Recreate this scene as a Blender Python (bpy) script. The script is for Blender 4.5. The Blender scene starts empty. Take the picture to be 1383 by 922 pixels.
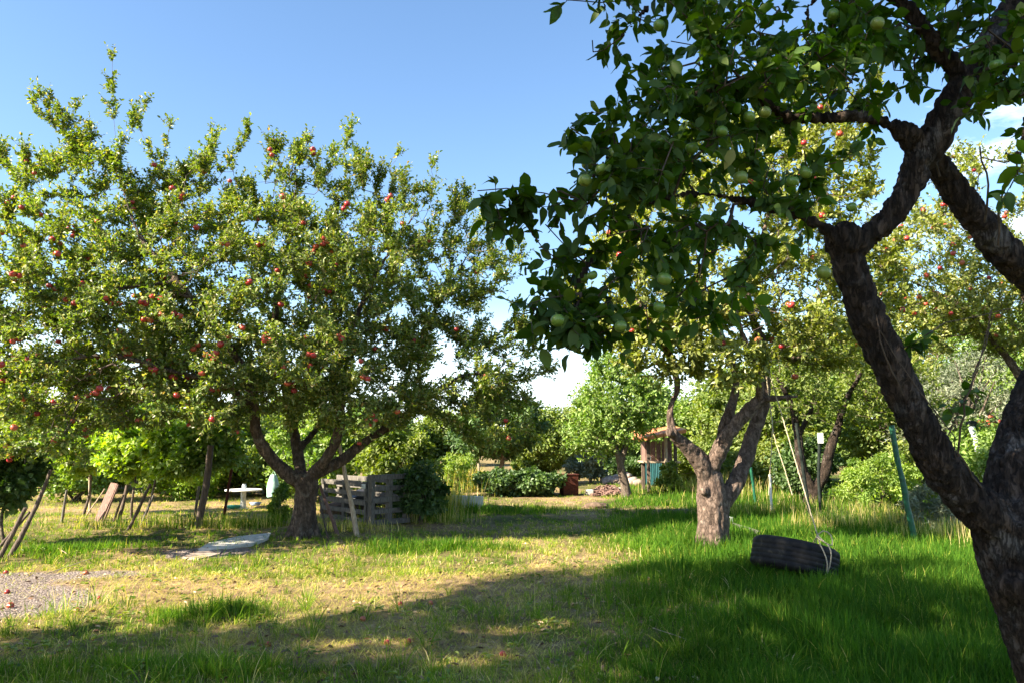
import bpy, bmesh, math, random
import numpy as np
from mathutils import Vector, Matrix, Euler

random.seed(11)
RNG = np.random.default_rng(11)
R = math.radians
C = bpy.context.scene.collection
scene = bpy.context.scene

# ---------------------------------------------------------------- camera
F = 1065.0            # focal length in photo pixels (photo is 1383 x 922)
CAMH = 1.55
PITCH = math.atan(131.0 / F)
cam = bpy.data.cameras.new('camera'); camo = bpy.data.objects.new('camera', cam); C.objects.link(camo)
cam.sensor_width = 36.0; cam.lens = 36.0 * F / 1383.0
cam.clip_start = 0.05; cam.clip_end = 3000
camo.location = (0, 0, CAMH); camo.rotation_euler = (math.pi / 2 + PITCH, 0, 0)
scene.camera = camo

# ---------------------------------------------------------------- light
SUN_DIR = Vector((0.90, 0.43, 0)).normalized()      # the way the light travels, on the ground
SUN_EL = R(33)
sun = bpy.data.lights.new('sun', 'SUN'); sun.energy = 5.0; sun.angle = R(0.53); sun.color = (1.0, 0.88, 0.68)
suno = bpy.data.objects.new('sun', sun); C.objects.link(suno)
travel = Vector((SUN_DIR.x * math.cos(SUN_EL), SUN_DIR.y * math.cos(SUN_EL), -math.sin(SUN_EL)))
suno.rotation_euler = travel.to_track_quat('-Z', 'Y').to_euler()
suno.location = (-20, -20, 20)

w = bpy.data.worlds.new('World'); scene.world = w; w.use_nodes = True
nt = w.node_tree; nt.nodes.clear()
def N(nt, t, **kw):
    n = nt.nodes.new(t)
    for k, v in kw.items():
        if k in n.inputs.keys() if hasattr(n, 'inputs') else False: n.inputs[k].default_value = v
        else: setattr(n, k, v)
    return n
out = N(nt, 'ShaderNodeOutputWorld'); bg = N(nt, 'ShaderNodeBackground')
sky = N(nt, 'ShaderNodeTexSky'); sky.sky_type = 'NISHITA'; sky.sun_disc = False
sky.sun_elevation = SUN_EL
# direction towards the sun, compass angle measured from +Y clockwise
sky.sun_rotation = math.atan2(-SUN_DIR.x, -SUN_DIR.y)
sky.air_density = 1.0; sky.dust_density = 0.6; sky.ozone_density = 1.3; sky.altitude = 200
# thin clouds: part of the sky itself
tc = N(nt, 'ShaderNodeTexCoord'); mp = N(nt, 'ShaderNodeMapping'); mp.inputs['Scale'].default_value = (1.6, 1.6, 4.5)
mp.inputs['Location'].default_value = (0.35, 0.2, 0.6)
nz = N(nt, 'ShaderNodeTexNoise'); nz.inputs['Scale'].default_value = 2.4; nz.inputs['Detail'].default_value = 8; nz.inputs['Roughness'].default_value = 0.58
cr = N(nt, 'ShaderNodeMapRange'); cr.inputs['From Min'].default_value = 0.585; cr.inputs['From Max'].default_value = 0.72
sep = N(nt, 'ShaderNodeSeparateXYZ')
el = N(nt, 'ShaderNodeMapRange'); el.inputs['From Min'].default_value = 0.02; el.inputs['From Max'].default_value = 0.17
el.inputs['To Min'].default_value = 1.0; el.inputs['To Max'].default_value = 0.0
azm = N(nt, 'ShaderNodeMapRange'); azm.inputs['From Min'].default_value = 0.10; azm.inputs['From Max'].default_value = 0.42
mul = N(nt, 'ShaderNodeMath', operation='MULTIPLY'); mul2 = N(nt, 'ShaderNodeMath', operation='MAXIMUM'); mulh = N(nt, 'ShaderNodeMath', operation='MULTIPLY'); mulh.inputs[1].default_value = 0.75
mixc = N(nt, 'ShaderNodeMix', data_type='RGBA')
L = nt.links.new
L(tc.outputs['Generated'], mp.inputs['Vector']); L(mp.outputs['Vector'], nz.inputs['Vector']); L(nz.outputs['Fac'], cr.inputs['Value'])
L(tc.outputs['Generated'], sep.inputs[0]); L(sep.outputs['Z'], el.inputs['Value']); L(sep.outputs['X'], azm.inputs['Value'])
L(cr.outputs['Result'], mul.inputs[0]); L(azm.outputs['Result'], mul.inputs[1])
L(el.outputs['Result'], mulh.inputs[0])
L(mul.outputs[0], mul2.inputs[0]); L(mulh.outputs[0], mul2.inputs[1])
hs = N(nt, 'ShaderNodeHueSaturation'); hs.inputs['Saturation'].default_value = 1.12; hs.inputs['Value'].default_value = 1.12; L(sky.outputs['Color'], hs.inputs['Color'])
L(mul2.outputs[0], mixc.inputs[0]); L(hs.outputs[0], mixc.inputs[6]); mixc.inputs[7].default_value = (7.0, 7.9, 8.8, 1)
L(mixc.outputs[2], bg.inputs['Color']); bg.inputs['Strength'].default_value = 0.064
L(bg.outputs[0], out.inputs['Surface'])

scene.view_settings.view_transform = 'Standard'; scene.view_settings.look = 'None'
scene.view_settings.gamma = 1; scene.view_settings.use_curve_mapping = False
scene.view_settings.exposure = 2.1
try:
    scene.cycles.max_bounces = 7; scene.cycles.diffuse_bounces = 3; scene.cycles.transmission_bounces = 4
    scene.cycles.glossy_bounces = 2; scene.cycles.transparent_max_bounces = 4
    scene.cycles.caustics_reflective = False; scene.cycles.caustics_refractive = False
    scene.cycles.use_denoising = True
except Exception: pass

# ---------------------------------------------------------------- pixels to places
ct, st = math.cos(PITCH), math.sin(PITCH)
def at(px, py, d):
    """the point in the world seen at photo pixel (px,py), d metres ahead"""
    cx = (px - 691.5) / F; cy = (461 - py) / F
    dx, dy, dz = cx, ct - cy * st, st + cy * ct
    k = d / dy
    return Vector((dx * k, d, CAMH + dz * k))
def px_at(x, y): return 691.5 + F * x / y
def on_ground(px, py):
    cx = (px - 691.5) / F; cy = (461 - py) / F
    dx, dy, dz = cx, ct - cy * st, st + cy * ct
    k = -CAMH / dz
    x, y = dx * k, dy * k
    return Vector((x, y, float(gz(x, y))))

# ---------------------------------------------------------------- noise in numpy
def _hash(i, j, k):
    h = (i * 374761393 + j * 668265263 + k * 1274126177) & 0xffffffff
    h = ((h ^ (h >> 13)) * 1274126177) & 0xffffffff
    return ((h ^ (h >> 16)) & 0xffff) / 65535.0
def vnoise(x, y, z=0.0):
    x = np.asarray(x, float); y = np.asarray(y, float); z = np.zeros_like(x) + z
    xi, yi, zi = np.floor(x).astype(np.int64), np.floor(y).astype(np.int64), np.floor(z).astype(np.int64)
    fx, fy, fz = x - xi, y - yi, z - zi
    fx, fy, fz = [f * f * (3 - 2 * f) for f in (fx, fy, fz)]
    r = 0
    for a in (0, 1):
        for b in (0, 1):
            for c in (0, 1):
                wgt = (fx if a else 1 - fx) * (fy if b else 1 - fy) * (fz if c else 1 - fz)
                r = r + wgt * _hash(xi + a, yi + b, zi + c)
    return r
def fbm(x, y, z=0.0, o=4):
    r, a, s = 0, 0.5, 0
    for i in range(o):
        f = 2.03 ** i
        r = r + a * vnoise(np.asarray(x) * f + 7.3 * i, np.asarray(y) * f + 3.1 * i, np.asarray(z) * f); s += a; a *= 0.5
    return r / s

def gz(x, y):
    x = np.asarray(x, float); y = np.asarray(y, float)
    near = np.clip(1.6 - np.hypot(x, y) / 60, 0, 1)
    return (0.10 * (fbm(x * 0.35, y * 0.35, 1.0) - 0.5) + 0.05 * (fbm(x * 1.3, y * 1.3, 2.0, 3) - 0.5) + 0.02 * (vnoise(x * 6, y * 6, 3.0) - .5)) * near

# ---------------------------------------------------------------- helpers
def tag(o, label=None, cat=None, group=None, kind=None):
    if label: o['label'] = label
    if cat: o['category'] = cat
    if group: o['group'] = group
    if kind: o['kind'] = kind
    return o
def thing(name, loc, label, cat, group=None):
    o = bpy.data.objects.new(name, None); C.objects.link(o); o.location = loc
    o.empty_display_size = 0.3
    return tag(o, label, cat, group)
def copy_tree(o, parent=None):
    c = o.copy(); C.objects.link(c); c.parent = parent
    for k in ('label',):
        pass
    for ch in [q for q in CHILDREN.get(o.name, [])]:
        copy_tree(ch, c)
    return c
CHILDREN = {}
def adopt(child, parent):
    child.parent = parent
    CHILDREN.setdefault(parent.name, []).append(child)
    return child

class Acc:
    """collects vertices and polygons for ONE mesh object"""
    def __init__(s): s.V = []; s.L = []; s.S = []; s.A = []; s.n = 0
    def add(s, V, faces, val=0.5):
        """V (n,3); faces (m,k) int array; val per vertex or scalar"""
        V = np.asarray(V, np.float32).reshape(-1, 3); faces = np.asarray(faces, np.int64)
        s.V.append(V); s.L.append((faces + s.n).ravel()); s.S.append(np.full(len(faces), faces.shape[1]))
        s.A.append(np.zeros(len(V), np.float32) + val); s.n += len(V)
    def mesh(s, name, smooth=True):
        me = bpy.data.meshes.new(name)
        if not s.V: return me
        V = np.concatenate(s.V); Lp = np.concatenate(s.L); S = np.concatenate(s.S); A = np.concatenate(s.A)
        me.vertices.add(len(V)); me.vertices.foreach_set('co', V.ravel())
        me.loops.add(len(Lp)); me.loops.foreach_set('vertex_index', Lp.astype(np.int32))
        me.polygons.add(len(S)); st_ = np.concatenate([[0], np.cumsum(S)[:-1]]).astype(np.int32)
        me.polygons.foreach_set('loop_start', st_)
        try: me.polygons.foreach_set('loop_total', S.astype(np.int32))
        except Exception: pass
        me.polygons.foreach_set('use_smooth', np.full(len(S), smooth))
        at_ = me.attributes.new('v', 'FLOAT', 'POINT'); at_.data.foreach_set('value', A)
        me.update(calc_edges=True)
        return me
    def build(s, name, mat, parent=None, smooth=True, loc=None):
        me = s.mesh(name, smooth); o = bpy.data.objects.new(name, me); C.objects.link(o)
        if mat: me.materials.append(mat)
        if loc is not None: o.location = loc
        if parent is not None: adopt(o, parent)
        return o

def nrm(a): return a / np.maximum(np.linalg.norm(a, axis=-1, keepdims=True), 1e-9)
def frames(D):
    up = np.tile(np.array([0, 0, 1.0]), (len(D), 1)); up[np.abs(D[:, 2]) > 0.95] = (1, 0, 0)
    S = nrm(np.cross(D, up)); return S, np.cross(S, D)

def add_segments(acc, A, B, ra, rb, sides=5, val=0.5):
    """a prism for each segment A->B"""
    A = np.asarray(A, float); B = np.asarray(B, float); n = len(A)
    if n == 0: return
    D = nrm(B - A); S, T = frames(D)
    ang = np.arange(sides) * 2 * np.pi / sides
    c, s_ = np.cos(ang), np.sin(ang)
    ring = c[None, :, None] * S[:, None, :] + s_[None, :, None] * T[:, None, :]
    V = np.concatenate([A[:, None] + ring * np.reshape(ra, (-1, 1, 1)), B[:, None] + ring * np.reshape(rb, (-1, 1, 1))], 1)
    i = np.arange(sides); j = (i + 1) % sides
    f = np.stack([i, j, j + sides, i + sides], 1)
    F_ = (np.arange(n)[:, None, None] * 2 * sides + f[None]).reshape(-1, 4)
    acc.add(V.reshape(-1, 3), F_, val)

def tube(acc, pts, rad, sides=8, val=0.5, cap=True):
    P = np.array([tuple(p) for p in pts], float); n = len(P)
    rad = np.zeros(n) + rad
    T = np.gradient(P, axis=0); T = nrm(T)
    ref = np.array([0.0, 0.0, 1.0]) if abs(T[0][2]) < 0.9 else np.array([1.0, 0, 0])
    V = []
    u = nrm(np.cross(T[0], ref)[None])[0]
    for k in range(n):
        u = u - T[k] * np.dot(u, T[k]); u /= max(np.linalg.norm(u), 1e-9); v = np.cross(T[k], u)
        a = np.arange(sides) * 2 * np.pi / sides
        V.append(P[k] + rad[k] * (np.cos(a)[:, None] * u + np.sin(a)[:, None] * v))
    V = np.concatenate(V)
    i = np.arange(sides); j = (i + 1) % sides
    f = np.concatenate([np.stack([i + k * sides, j + k * sides, j + (k + 1) * sides, i + (k + 1) * sides], 1) for k in range(n - 1)])
    acc.add(V, f, val)
    if cap:
        acc.add(V[:sides], [list(range(sides))[::-1]], val); acc.add(V[-sides:], [list(range(sides))], val)

def smooth_path(pts, step=0.06):
    """Catmull-Rom through pts; pts = list of (Vector, radius)"""
    P = np.array([list(p) + [r] for p, r in pts], float)
    P = np.concatenate([[2 * P[0] - P[1]], P, [2 * P[-1] - P[-2]]])
    res = []
    for i in range(1, len(P) - 2):
        L_ = np.linalg.norm(P[i + 1][:3] - P[i][:3]); n = max(2, int(L_ / step))
        for t in np.linspace(0, 1, n, endpoint=False):
            a, b, c, d = P[i - 1], P[i], P[i + 1], P[i + 2]
            res.append(0.5 * (2 * b + (c - a) * t + (2 * a - 5 * b + 4 * c - d) * t * t + (-a + 3 * b - 3 * c + d) * t ** 3))
    res.append(P[-2]); res = np.array(res)
    return res[:, :3], res[:, 3]

def box(acc, c, size, rot=(0, 0, 0), bev=0.0, val=0.5, jit=0.0):
    """a box; bev chamfers its long edges"""
    bm = bmesh.new(); bmesh.ops.create_cube(bm, size=1)
    bmesh.ops.scale(bm, vec=size, verts=bm.verts)
    if bev > 0: bmesh.ops.bevel(bm, geom=list(bm.edges), offset=bev, segments=2, affect='EDGES', profile=0.6)
    M = Matrix.Translation(Vector(c)) @ Euler(rot).to_matrix().to_4x4()
    bm.transform(M); add_bm(acc, bm, val, jit)
def add_bm(acc, bm, val=0.5, jit=0.0):
    bm.verts.index_update()
    V = np.array([tuple(v.co) for v in bm.verts])
    if jit: V = V + RNG.normal(0, jit, V.shape)
    base = acc.n; first = True
    by = {}
    for f in bm.faces: by.setdefault(len(f.verts), []).append([v.index for v in f.verts])
    for k, fl in by.items():
        fl = np.array(fl)
        if first: acc.add(V, fl, val); first = False
        else:
            acc.L.append((fl + base).ravel()); acc.S.append(np.full(len(fl), k))
    bm.free()

# ---------------------------------------------------------------- materials
def new_mat(name):
    m = bpy.data.materials.new(name); m.use_nodes = True; nt = m.node_tree; nt.nodes.clear()
    o = nt.nodes.new('ShaderNodeOutputMaterial'); return m, nt, o
def ramp(nt, stops, interp='LINEAR'):
    r = nt.nodes.new('ShaderNodeValToRGB'); r.color_ramp.interpolation = interp
    e = r.color_ramp.elements
    while len(e) > 1: e.remove(e[-1])
    e[0].position = stops[0][0]; e[0].color = (*stops[0][1], 1)
    for p, c in stops[1:]:
        x = e.new(p); x.color = (*c, 1)
    return r
def attr(nt, n='v'):
    a = nt.nodes.new('ShaderNodeAttribute'); a.attribute_name = n; return a
def leaf_mat(name, stops, back=1.35, trans=0.35, rough=0.45, spec=0.4, tcol=(1.4, 1.4, 0.4), bsat=.80):
    m, nt, o = new_mat(name); L = nt.links.new
    a = attr(nt); r = ramp(nt, stops); L(a.outputs['Fac'], r.inputs[0])
    nzx = nt.nodes.new('ShaderNodeTexNoise'); nzx.inputs['Scale'].default_value = 1.3; nzx.inputs['Detail'].default_value = 2
    tcx = nt.nodes.new('ShaderNodeTexCoord'); L(tcx.outputs['Object'], nzx.inputs['Vector'])
    hv = nt.nodes.new('ShaderNodeHueSaturation')
    mr = nt.nodes.new('ShaderNodeMapRange'); mr.inputs['From Min'].default_value = .3; mr.inputs['From Max'].default_value = .7
    mr.inputs['To Min'].default_value = 0.75; mr.inputs['To Max'].default_value = 1.25
    L(nzx.outputs['Fac'], mr.inputs['Value']); L(mr.outputs[0], hv.inputs['Value']); L(r.outputs[0], hv.inputs['Color'])
    g = nt.nodes.new('ShaderNodeNewGeometry')
    mx = nt.nodes.new('ShaderNodeMix'); mx.data_type = 'RGBA'; mx.blend_type = 'MIX'
    pale = nt.nodes.new('ShaderNodeHueSaturation'); pale.inputs['Saturation'].default_value = bsat; pale.inputs['Value'].default_value = back
    L(hv.outputs[0], pale.inputs['Color']); L(g.outputs['Backfacing'], mx.inputs[0]); L(hv.outputs[0], mx.inputs[6]); L(pale.outputs[0], mx.inputs[7])
    p = nt.nodes.new('ShaderNodeBsdfPrincipled'); p.inputs['Roughness'].default_value = rough; p.inputs['Specular IOR Level'].default_value = spec
    L(mx.outputs[2], p.inputs['Base Color'])
    t = nt.nodes.new('ShaderNodeBsdfTranslucent')
    tm = nt.nodes.new('ShaderNodeMix'); tm.data_type = 'RGBA'; tm.blend_type = 'MULTIPLY'; tm.inputs[0].default_value = 1
    L(hv.outputs[0], tm.inputs[6]); tm.inputs[7].default_value = (*tcol, 1); L(tm.outputs[2], t.inputs['Color'])
    ms = nt.nodes.new('ShaderNodeMixShader'); ms.inputs[0].default_value = trans
    L(p.outputs[0], ms.inputs[1]); L(t.outputs[0], ms.inputs[2]); L(ms.outputs[0], o.inputs['Surface'])
    return m
def plain_mat(name, c1, c2, scale=8, rough=0.7, bump=0.3, stretch=(1, 1, 1), spec=0.4, metallic=0.0, detail=6, contrast=(0.35, 0.65), c3=None):
    m, nt, o = new_mat(name); L = nt.links.new
    tcx = nt.nodes.new('ShaderNodeTexCoord'); mpx = nt.nodes.new('ShaderNodeMapping'); mpx.inputs['Scale'].default_value = stretch
    nzx = nt.nodes.new('ShaderNodeTexNoise'); nzx.inputs['Scale'].default_value = scale; nzx.inputs['Detail'].default_value = detail; nzx.inputs['Roughness'].default_value = .6
    L(tcx.outputs['Object'], mpx.inputs[0]); L(mpx.outputs[0], nzx.inputs['Vector'])
    st = [(contrast[0], c1), (contrast[1], c2)]
    if c3: st.append((min(1, contrast[1] + .12), c3))
    r = ramp(nt, st); L(nzx.outputs['Fac'], r.inputs[0])
    p = nt.nodes.new('ShaderNodeBsdfPrincipled'); p.inputs['Roughness'].default_value = rough; p.inputs['Specular IOR Level'].default_value = spec
    p.inputs['Metallic'].default_value = metallic
    L(r.outputs[0], p.inputs['Base Color'])
    b = nt.nodes.new('ShaderNodeBump'); b.inputs['Strength'].default_value = bump; b.inputs['Distance'].default_value = 0.02
    L(nzx.outputs['Fac'], b.inputs['Height']); L(b.outputs[0], p.inputs['Normal']); L(p.outputs[0], o.inputs['Surface'])
    return m
def bark_mat(name, dark, mid, light, scale=14, bump=0.8, lich=(0.30, 0.31, 0.27), lamt=0.5, crack=.45, zs=.45):
    m, nt, o = new_mat(name); L = nt.links.new
    tcx = nt.nodes.new('ShaderNodeTexCoord'); mpx = nt.nodes.new('ShaderNodeMapping'); mpx.inputs['Scale'].default_value = (1, 1, zs)
    L(tcx.outputs['Object'], mpx.inputs[0])
    n1 = nt.nodes.new('ShaderNodeTexNoise'); n1.inputs['Scale'].default_value = scale; n1.inputs['Detail'].default_value = 9; n1.inputs['Roughness'].default_value = .68; n1.inputs['Distortion'].default_value = .6
    v1 = nt.nodes.new('ShaderNodeTexVoronoi'); v1.feature = 'DISTANCE_TO_EDGE'; v1.inputs['Scale'].default_value = scale * 1.6
    nw = nt.nodes.new('ShaderNodeMix'); nw.data_type = 'RGBA'; nw.blend_type = 'LINEAR_LIGHT'; nw.inputs[0].default_value = 0.06
    L(mpx.outputs[0], nw.inputs[6]); L(n1.outputs['Color'], nw.inputs[7]); L(mpx.outputs[0], n1.inputs['Vector']); L(nw.outputs[2], v1.inputs['Vector'])
    r = ramp(nt, [(0.30, dark), (0.5, mid), (0.68, light)]); L(n1.outputs['Fac'], r.inputs[0])
    crk = nt.nodes.new('ShaderNodeMapRange'); crk.inputs['From Max'].default_value = 0.12; crk.inputs['To Min'].default_value = 0.0; L(v1.outputs['Distance'], crk.inputs['Value'])
    n2 = nt.nodes.new('ShaderNodeTexNoise'); n2.inputs['Scale'].default_value = 5; n2.inputs['Detail'].default_value = 8; n2.inputs['Roughness'].default_value = .7; L(tcx.outputs['Object'], n2.inputs['Vector'])
    lm = nt.nodes.new('ShaderNodeMapRange'); lm.inputs['From Min'].default_value = .56; lm.inputs['From Max'].default_value = .66; lm.inputs['To Max'].default_value = lamt; L(n2.outputs['Fac'], lm.inputs['Value'])
    mx = nt.nodes.new('ShaderNodeMix'); mx.data_type = 'RGBA'; L(lm.outputs[0], mx.inputs[0]); L(r.outputs[0], mx.inputs[6]); mx.inputs[7].default_value = (*lich, 1)
    mc = nt.nodes.new('ShaderNodeMix'); mc.data_type = 'RGBA'; mc.blend_type = 'MULTIPLY'; mc.inputs[0].default_value = crack
    L(mx.outputs[2], mc.inputs[6]); L(crk.outputs[0], mc.inputs[7])
    ad = nt.nodes.new('ShaderNodeMath'); ad.operation = 'MULTIPLY_ADD'; L(crk.outputs[0], ad.inputs[0]); ad.inputs[1].default_value = .35; L(n1.outputs['Fac'], ad.inputs[2])
    b = nt.nodes.new('ShaderNodeBump'); b.inputs['Strength'].default_value = bump; b.inputs['Distance'].default_value = 0.03; L(ad.outputs[0], b.inputs['Height'])
    p = nt.nodes.new('ShaderNodeBsdfPrincipled'); p.inputs['Roughness'].default_value = .85; p.inputs['Specular IOR Level'].default_value = .25
    L(mc.outputs[2], p.inputs['Base Color']); L(b.outputs[0], p.inputs['Normal']); L(p.outputs[0], o.inputs['Surface'])
    return m
def apple_mat(name, a, b, c):
    m, nt, o = new_mat(name); L = nt.links.new
    g = nt.nodes.new('ShaderNodeTexCoord'); oi = nt.nodes.new('ShaderNodeObjectInfo')
    n1 = nt.nodes.new('ShaderNodeTexNoise'); n1.noise_dimensions = '4D'; n1.inputs['Scale'].default_value = 16; n1.inputs['Detail'].default_value = 3
    L(g.outputs['Object'], n1.inputs['Vector']); 
    mm = nt.nodes.new('ShaderNodeMath'); mm.operation = 'MULTIPLY'; mm.inputs[1].default_value = 40; L(oi.outputs['Random'], mm.inputs[0]); L(mm.outputs[0], n1.inputs['W'])
    mb = nt.nodes.new('ShaderNodeMath'); mb.operation = 'MULTIPLY_ADD'; L(oi.outputs['Random'], mb.inputs[0]); mb.inputs[1].default_value = .3; L(n1.outputs['Fac'], mb.inputs[2])
    r = ramp(nt, [(.42, a), (.62, b), (.82, c)]); L(mb.outputs[0], r.inputs[0])
    p = nt.nodes.new('ShaderNodeBsdfPrincipled'); p.inputs['Roughness'].default_value = .33; p.inputs['Specular IOR Level'].default_value = .5
    L(r.outputs[0], p.inputs['Base Color']); L(p.outputs[0], o.inputs['Surface']); return m

M = {}
M['leaf_red_tree'] = leaf_mat('leaf_red_tree', [(0, (.05, .11, .010)), (.35, (.125, .195, .018)), (.7, (.22, .275, .04)), (.90, (.40, .36, .13)), (1, (.48, .28, .12))], trans=.45, rough=.36, spec=.5)
M['leaf_swing_tree'] = leaf_mat('leaf_swing_tree', [(0, (.09, .13, .012)), (.4, (.19, .235, .025)), (.8, (.30, .32, .05)), (1, (.45, .38, .11))], trans=.47, rough=.38, spec=.5)
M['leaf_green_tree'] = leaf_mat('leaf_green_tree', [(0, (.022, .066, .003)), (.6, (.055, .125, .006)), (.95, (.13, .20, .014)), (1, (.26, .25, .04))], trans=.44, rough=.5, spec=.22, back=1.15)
M['leaf_bright'] = leaf_mat('leaf_bright', [(0, (.08, .17, .016)), (.5, (.16, .26, .026)), (1, (.27, .36, .05))], trans=.42, tcol=(1.2, 1.3, .4))
M['leaf_vine'] = leaf_mat('leaf_vine', [(0, (.11, .22, .012)), (.6, (.24, .36, .022)), (1, (.38, .44, .06))], trans=.52)
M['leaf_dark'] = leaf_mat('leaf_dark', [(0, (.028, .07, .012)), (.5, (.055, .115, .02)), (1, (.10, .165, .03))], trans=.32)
M['leaf_far'] = leaf_mat('leaf_far', [(0, (.065, .125, .012)), (.5, (.15, .215, .022)), (1, (.27, .31, .04))], trans=.48)
M['leaf_grey'] = leaf_mat('leaf_grey', [(0, (.09, .12, .07)), (.5, (.14, .17, .10)), (1, (.20, .22, .13))], trans=.25)
M['bark_red'] = bark_mat('bark_red', (.035, .024, .018), (.10, .072, .055), (.21, .15, .115), lamt=.35)
M['bark_swing'] = bark_mat('bark_swing', (.05, .034, .027), (.14, .098, .078), (.27, .20, .165), lamt=.3, lich=(.33, .30, .27))
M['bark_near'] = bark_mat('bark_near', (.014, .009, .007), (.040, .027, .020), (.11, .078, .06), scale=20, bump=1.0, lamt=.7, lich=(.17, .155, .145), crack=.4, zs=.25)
M['bark_thin'] = bark_mat('bark_thin', (.06, .045, .035), (.15, .115, .09), (.25, .2, .16), lamt=.3)
M['twig'] = plain_mat('twig', (.06, .04, .035), (.15, .11, .095), 20, .8, .2)
M['twig_near'] = plain_mat('twig_near', (.04, .028, .02), (.10, .07, .05), 30, .8, .4)
M['apple_red'] = apple_mat('apple_red', (.42, .20, .07), (.44, .055, .045), (.27, .015, .025))
M['apple_green'] = apple_mat('apple_green', (.08, .17, .02), (.12, .21, .03), (.20, .23, .05))
M['wood_grey'] = plain_mat('wood_grey', (.07, .062, .055), (.20, .185, .165), 10, .85, .5, (8, 8, 1))
M['wood_pale'] = plain_mat('wood_pale', (.26, .19, .13), (.50, .40, .29), 9, .8, .4, (6, 6, .8))
M['wood_dark'] = plain_mat('wood_dark', (.05, .035, .028), (.15, .11, .085), 10, .85, .5, (6, 6, .8))
M['wood_red'] = plain_mat('wood_red', (.11, .06, .05), (.25, .15, .12), 9, .85, .4, (5, 5, .8))
M['rust'] = plain_mat('rust', (.045, .012, .008), (.12, .030, .014), 18, .85, .5, metallic=.15)
M['concrete'] = plain_mat('concrete', (.42, .40, .37), (.66, .63, .58), 14, .85, .4)
M['white_paint'] = plain_mat('white_paint', (.62, .60, .56), (.80, .79, .76), 6, .6, .15)
M['green_metal'] = plain_mat('green_metal', (.004, .045, .024), (.012, .11, .06), 14, .45, .15)
M['dark_metal'] = plain_mat('dark_metal', (.008, .012, .011), (.022, .03, .026), 14, .8, .2, spec=.15)
M['rubber'] = plain_mat('rubber', (.008, .008, .009), (.024, .022, .020), 9, .7, .25, contrast=(.42, .62), spec=.2, c3=(.085, .07, .05))
M['rope'] = plain_mat('rope', (.30, .24, .15), (.50, .43, .30), 60, .9, .5)
M['roof_orange'] = plain_mat('roof_orange', (.42, .15, .055), (.60, .26, .11), 9, .8, .3)
M['blue_sheet'] = plain_mat('blue_sheet', (.012, .075, .085), (.025, .13, .14), 6, .6, .2)
M['stone'] = plain_mat('stone', (.22, .17, .14), (.44, .35, .29), 9, .9, .8)
M['plastic_white'] = plain_mat('plastic_white', (.70, .71, .72), (.82, .83, .84), 5, .35, .05)
M['plastic_black'] = plain_mat('plastic_black', (.02, .02, .022), (.05, .05, .055), 5, .35, .3)
M['plastic_green'] = plain_mat('plastic_green', (.02, .30, .20), (.05, .42, .30), 5, .4, .1)
M['plastic_blue'] = plain_mat('plastic_blue', (.20, .28, .50), (.35, .45, .62), 5, .4, .1)
M['cloth_teal'] = plain_mat('cloth_teal', (.25, .48, .42), (.50, .68, .62), 9, .9, .3)
M['glass_jar'] = plain_mat('glass_jar', (.40, .44, .50), (.60, .64, .70), 8, .15, .05)
M['straw'] = leaf_mat('straw', [(0, (.22, .15, .07)), (.5, (.38, .28, .14)), (1, (.55, .44, .25))], trans=.2, back=1.0, tcol=(1, 1, .8))
M['flower_red'] = plain_mat('flower_red', (.45, .06, .04), (.60, .16, .08), 12, .7, .1)
M['soil'] = plain_mat('soil', (.07, .045, .03), (.17, .115, .08), 14, .95, .9)

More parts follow.
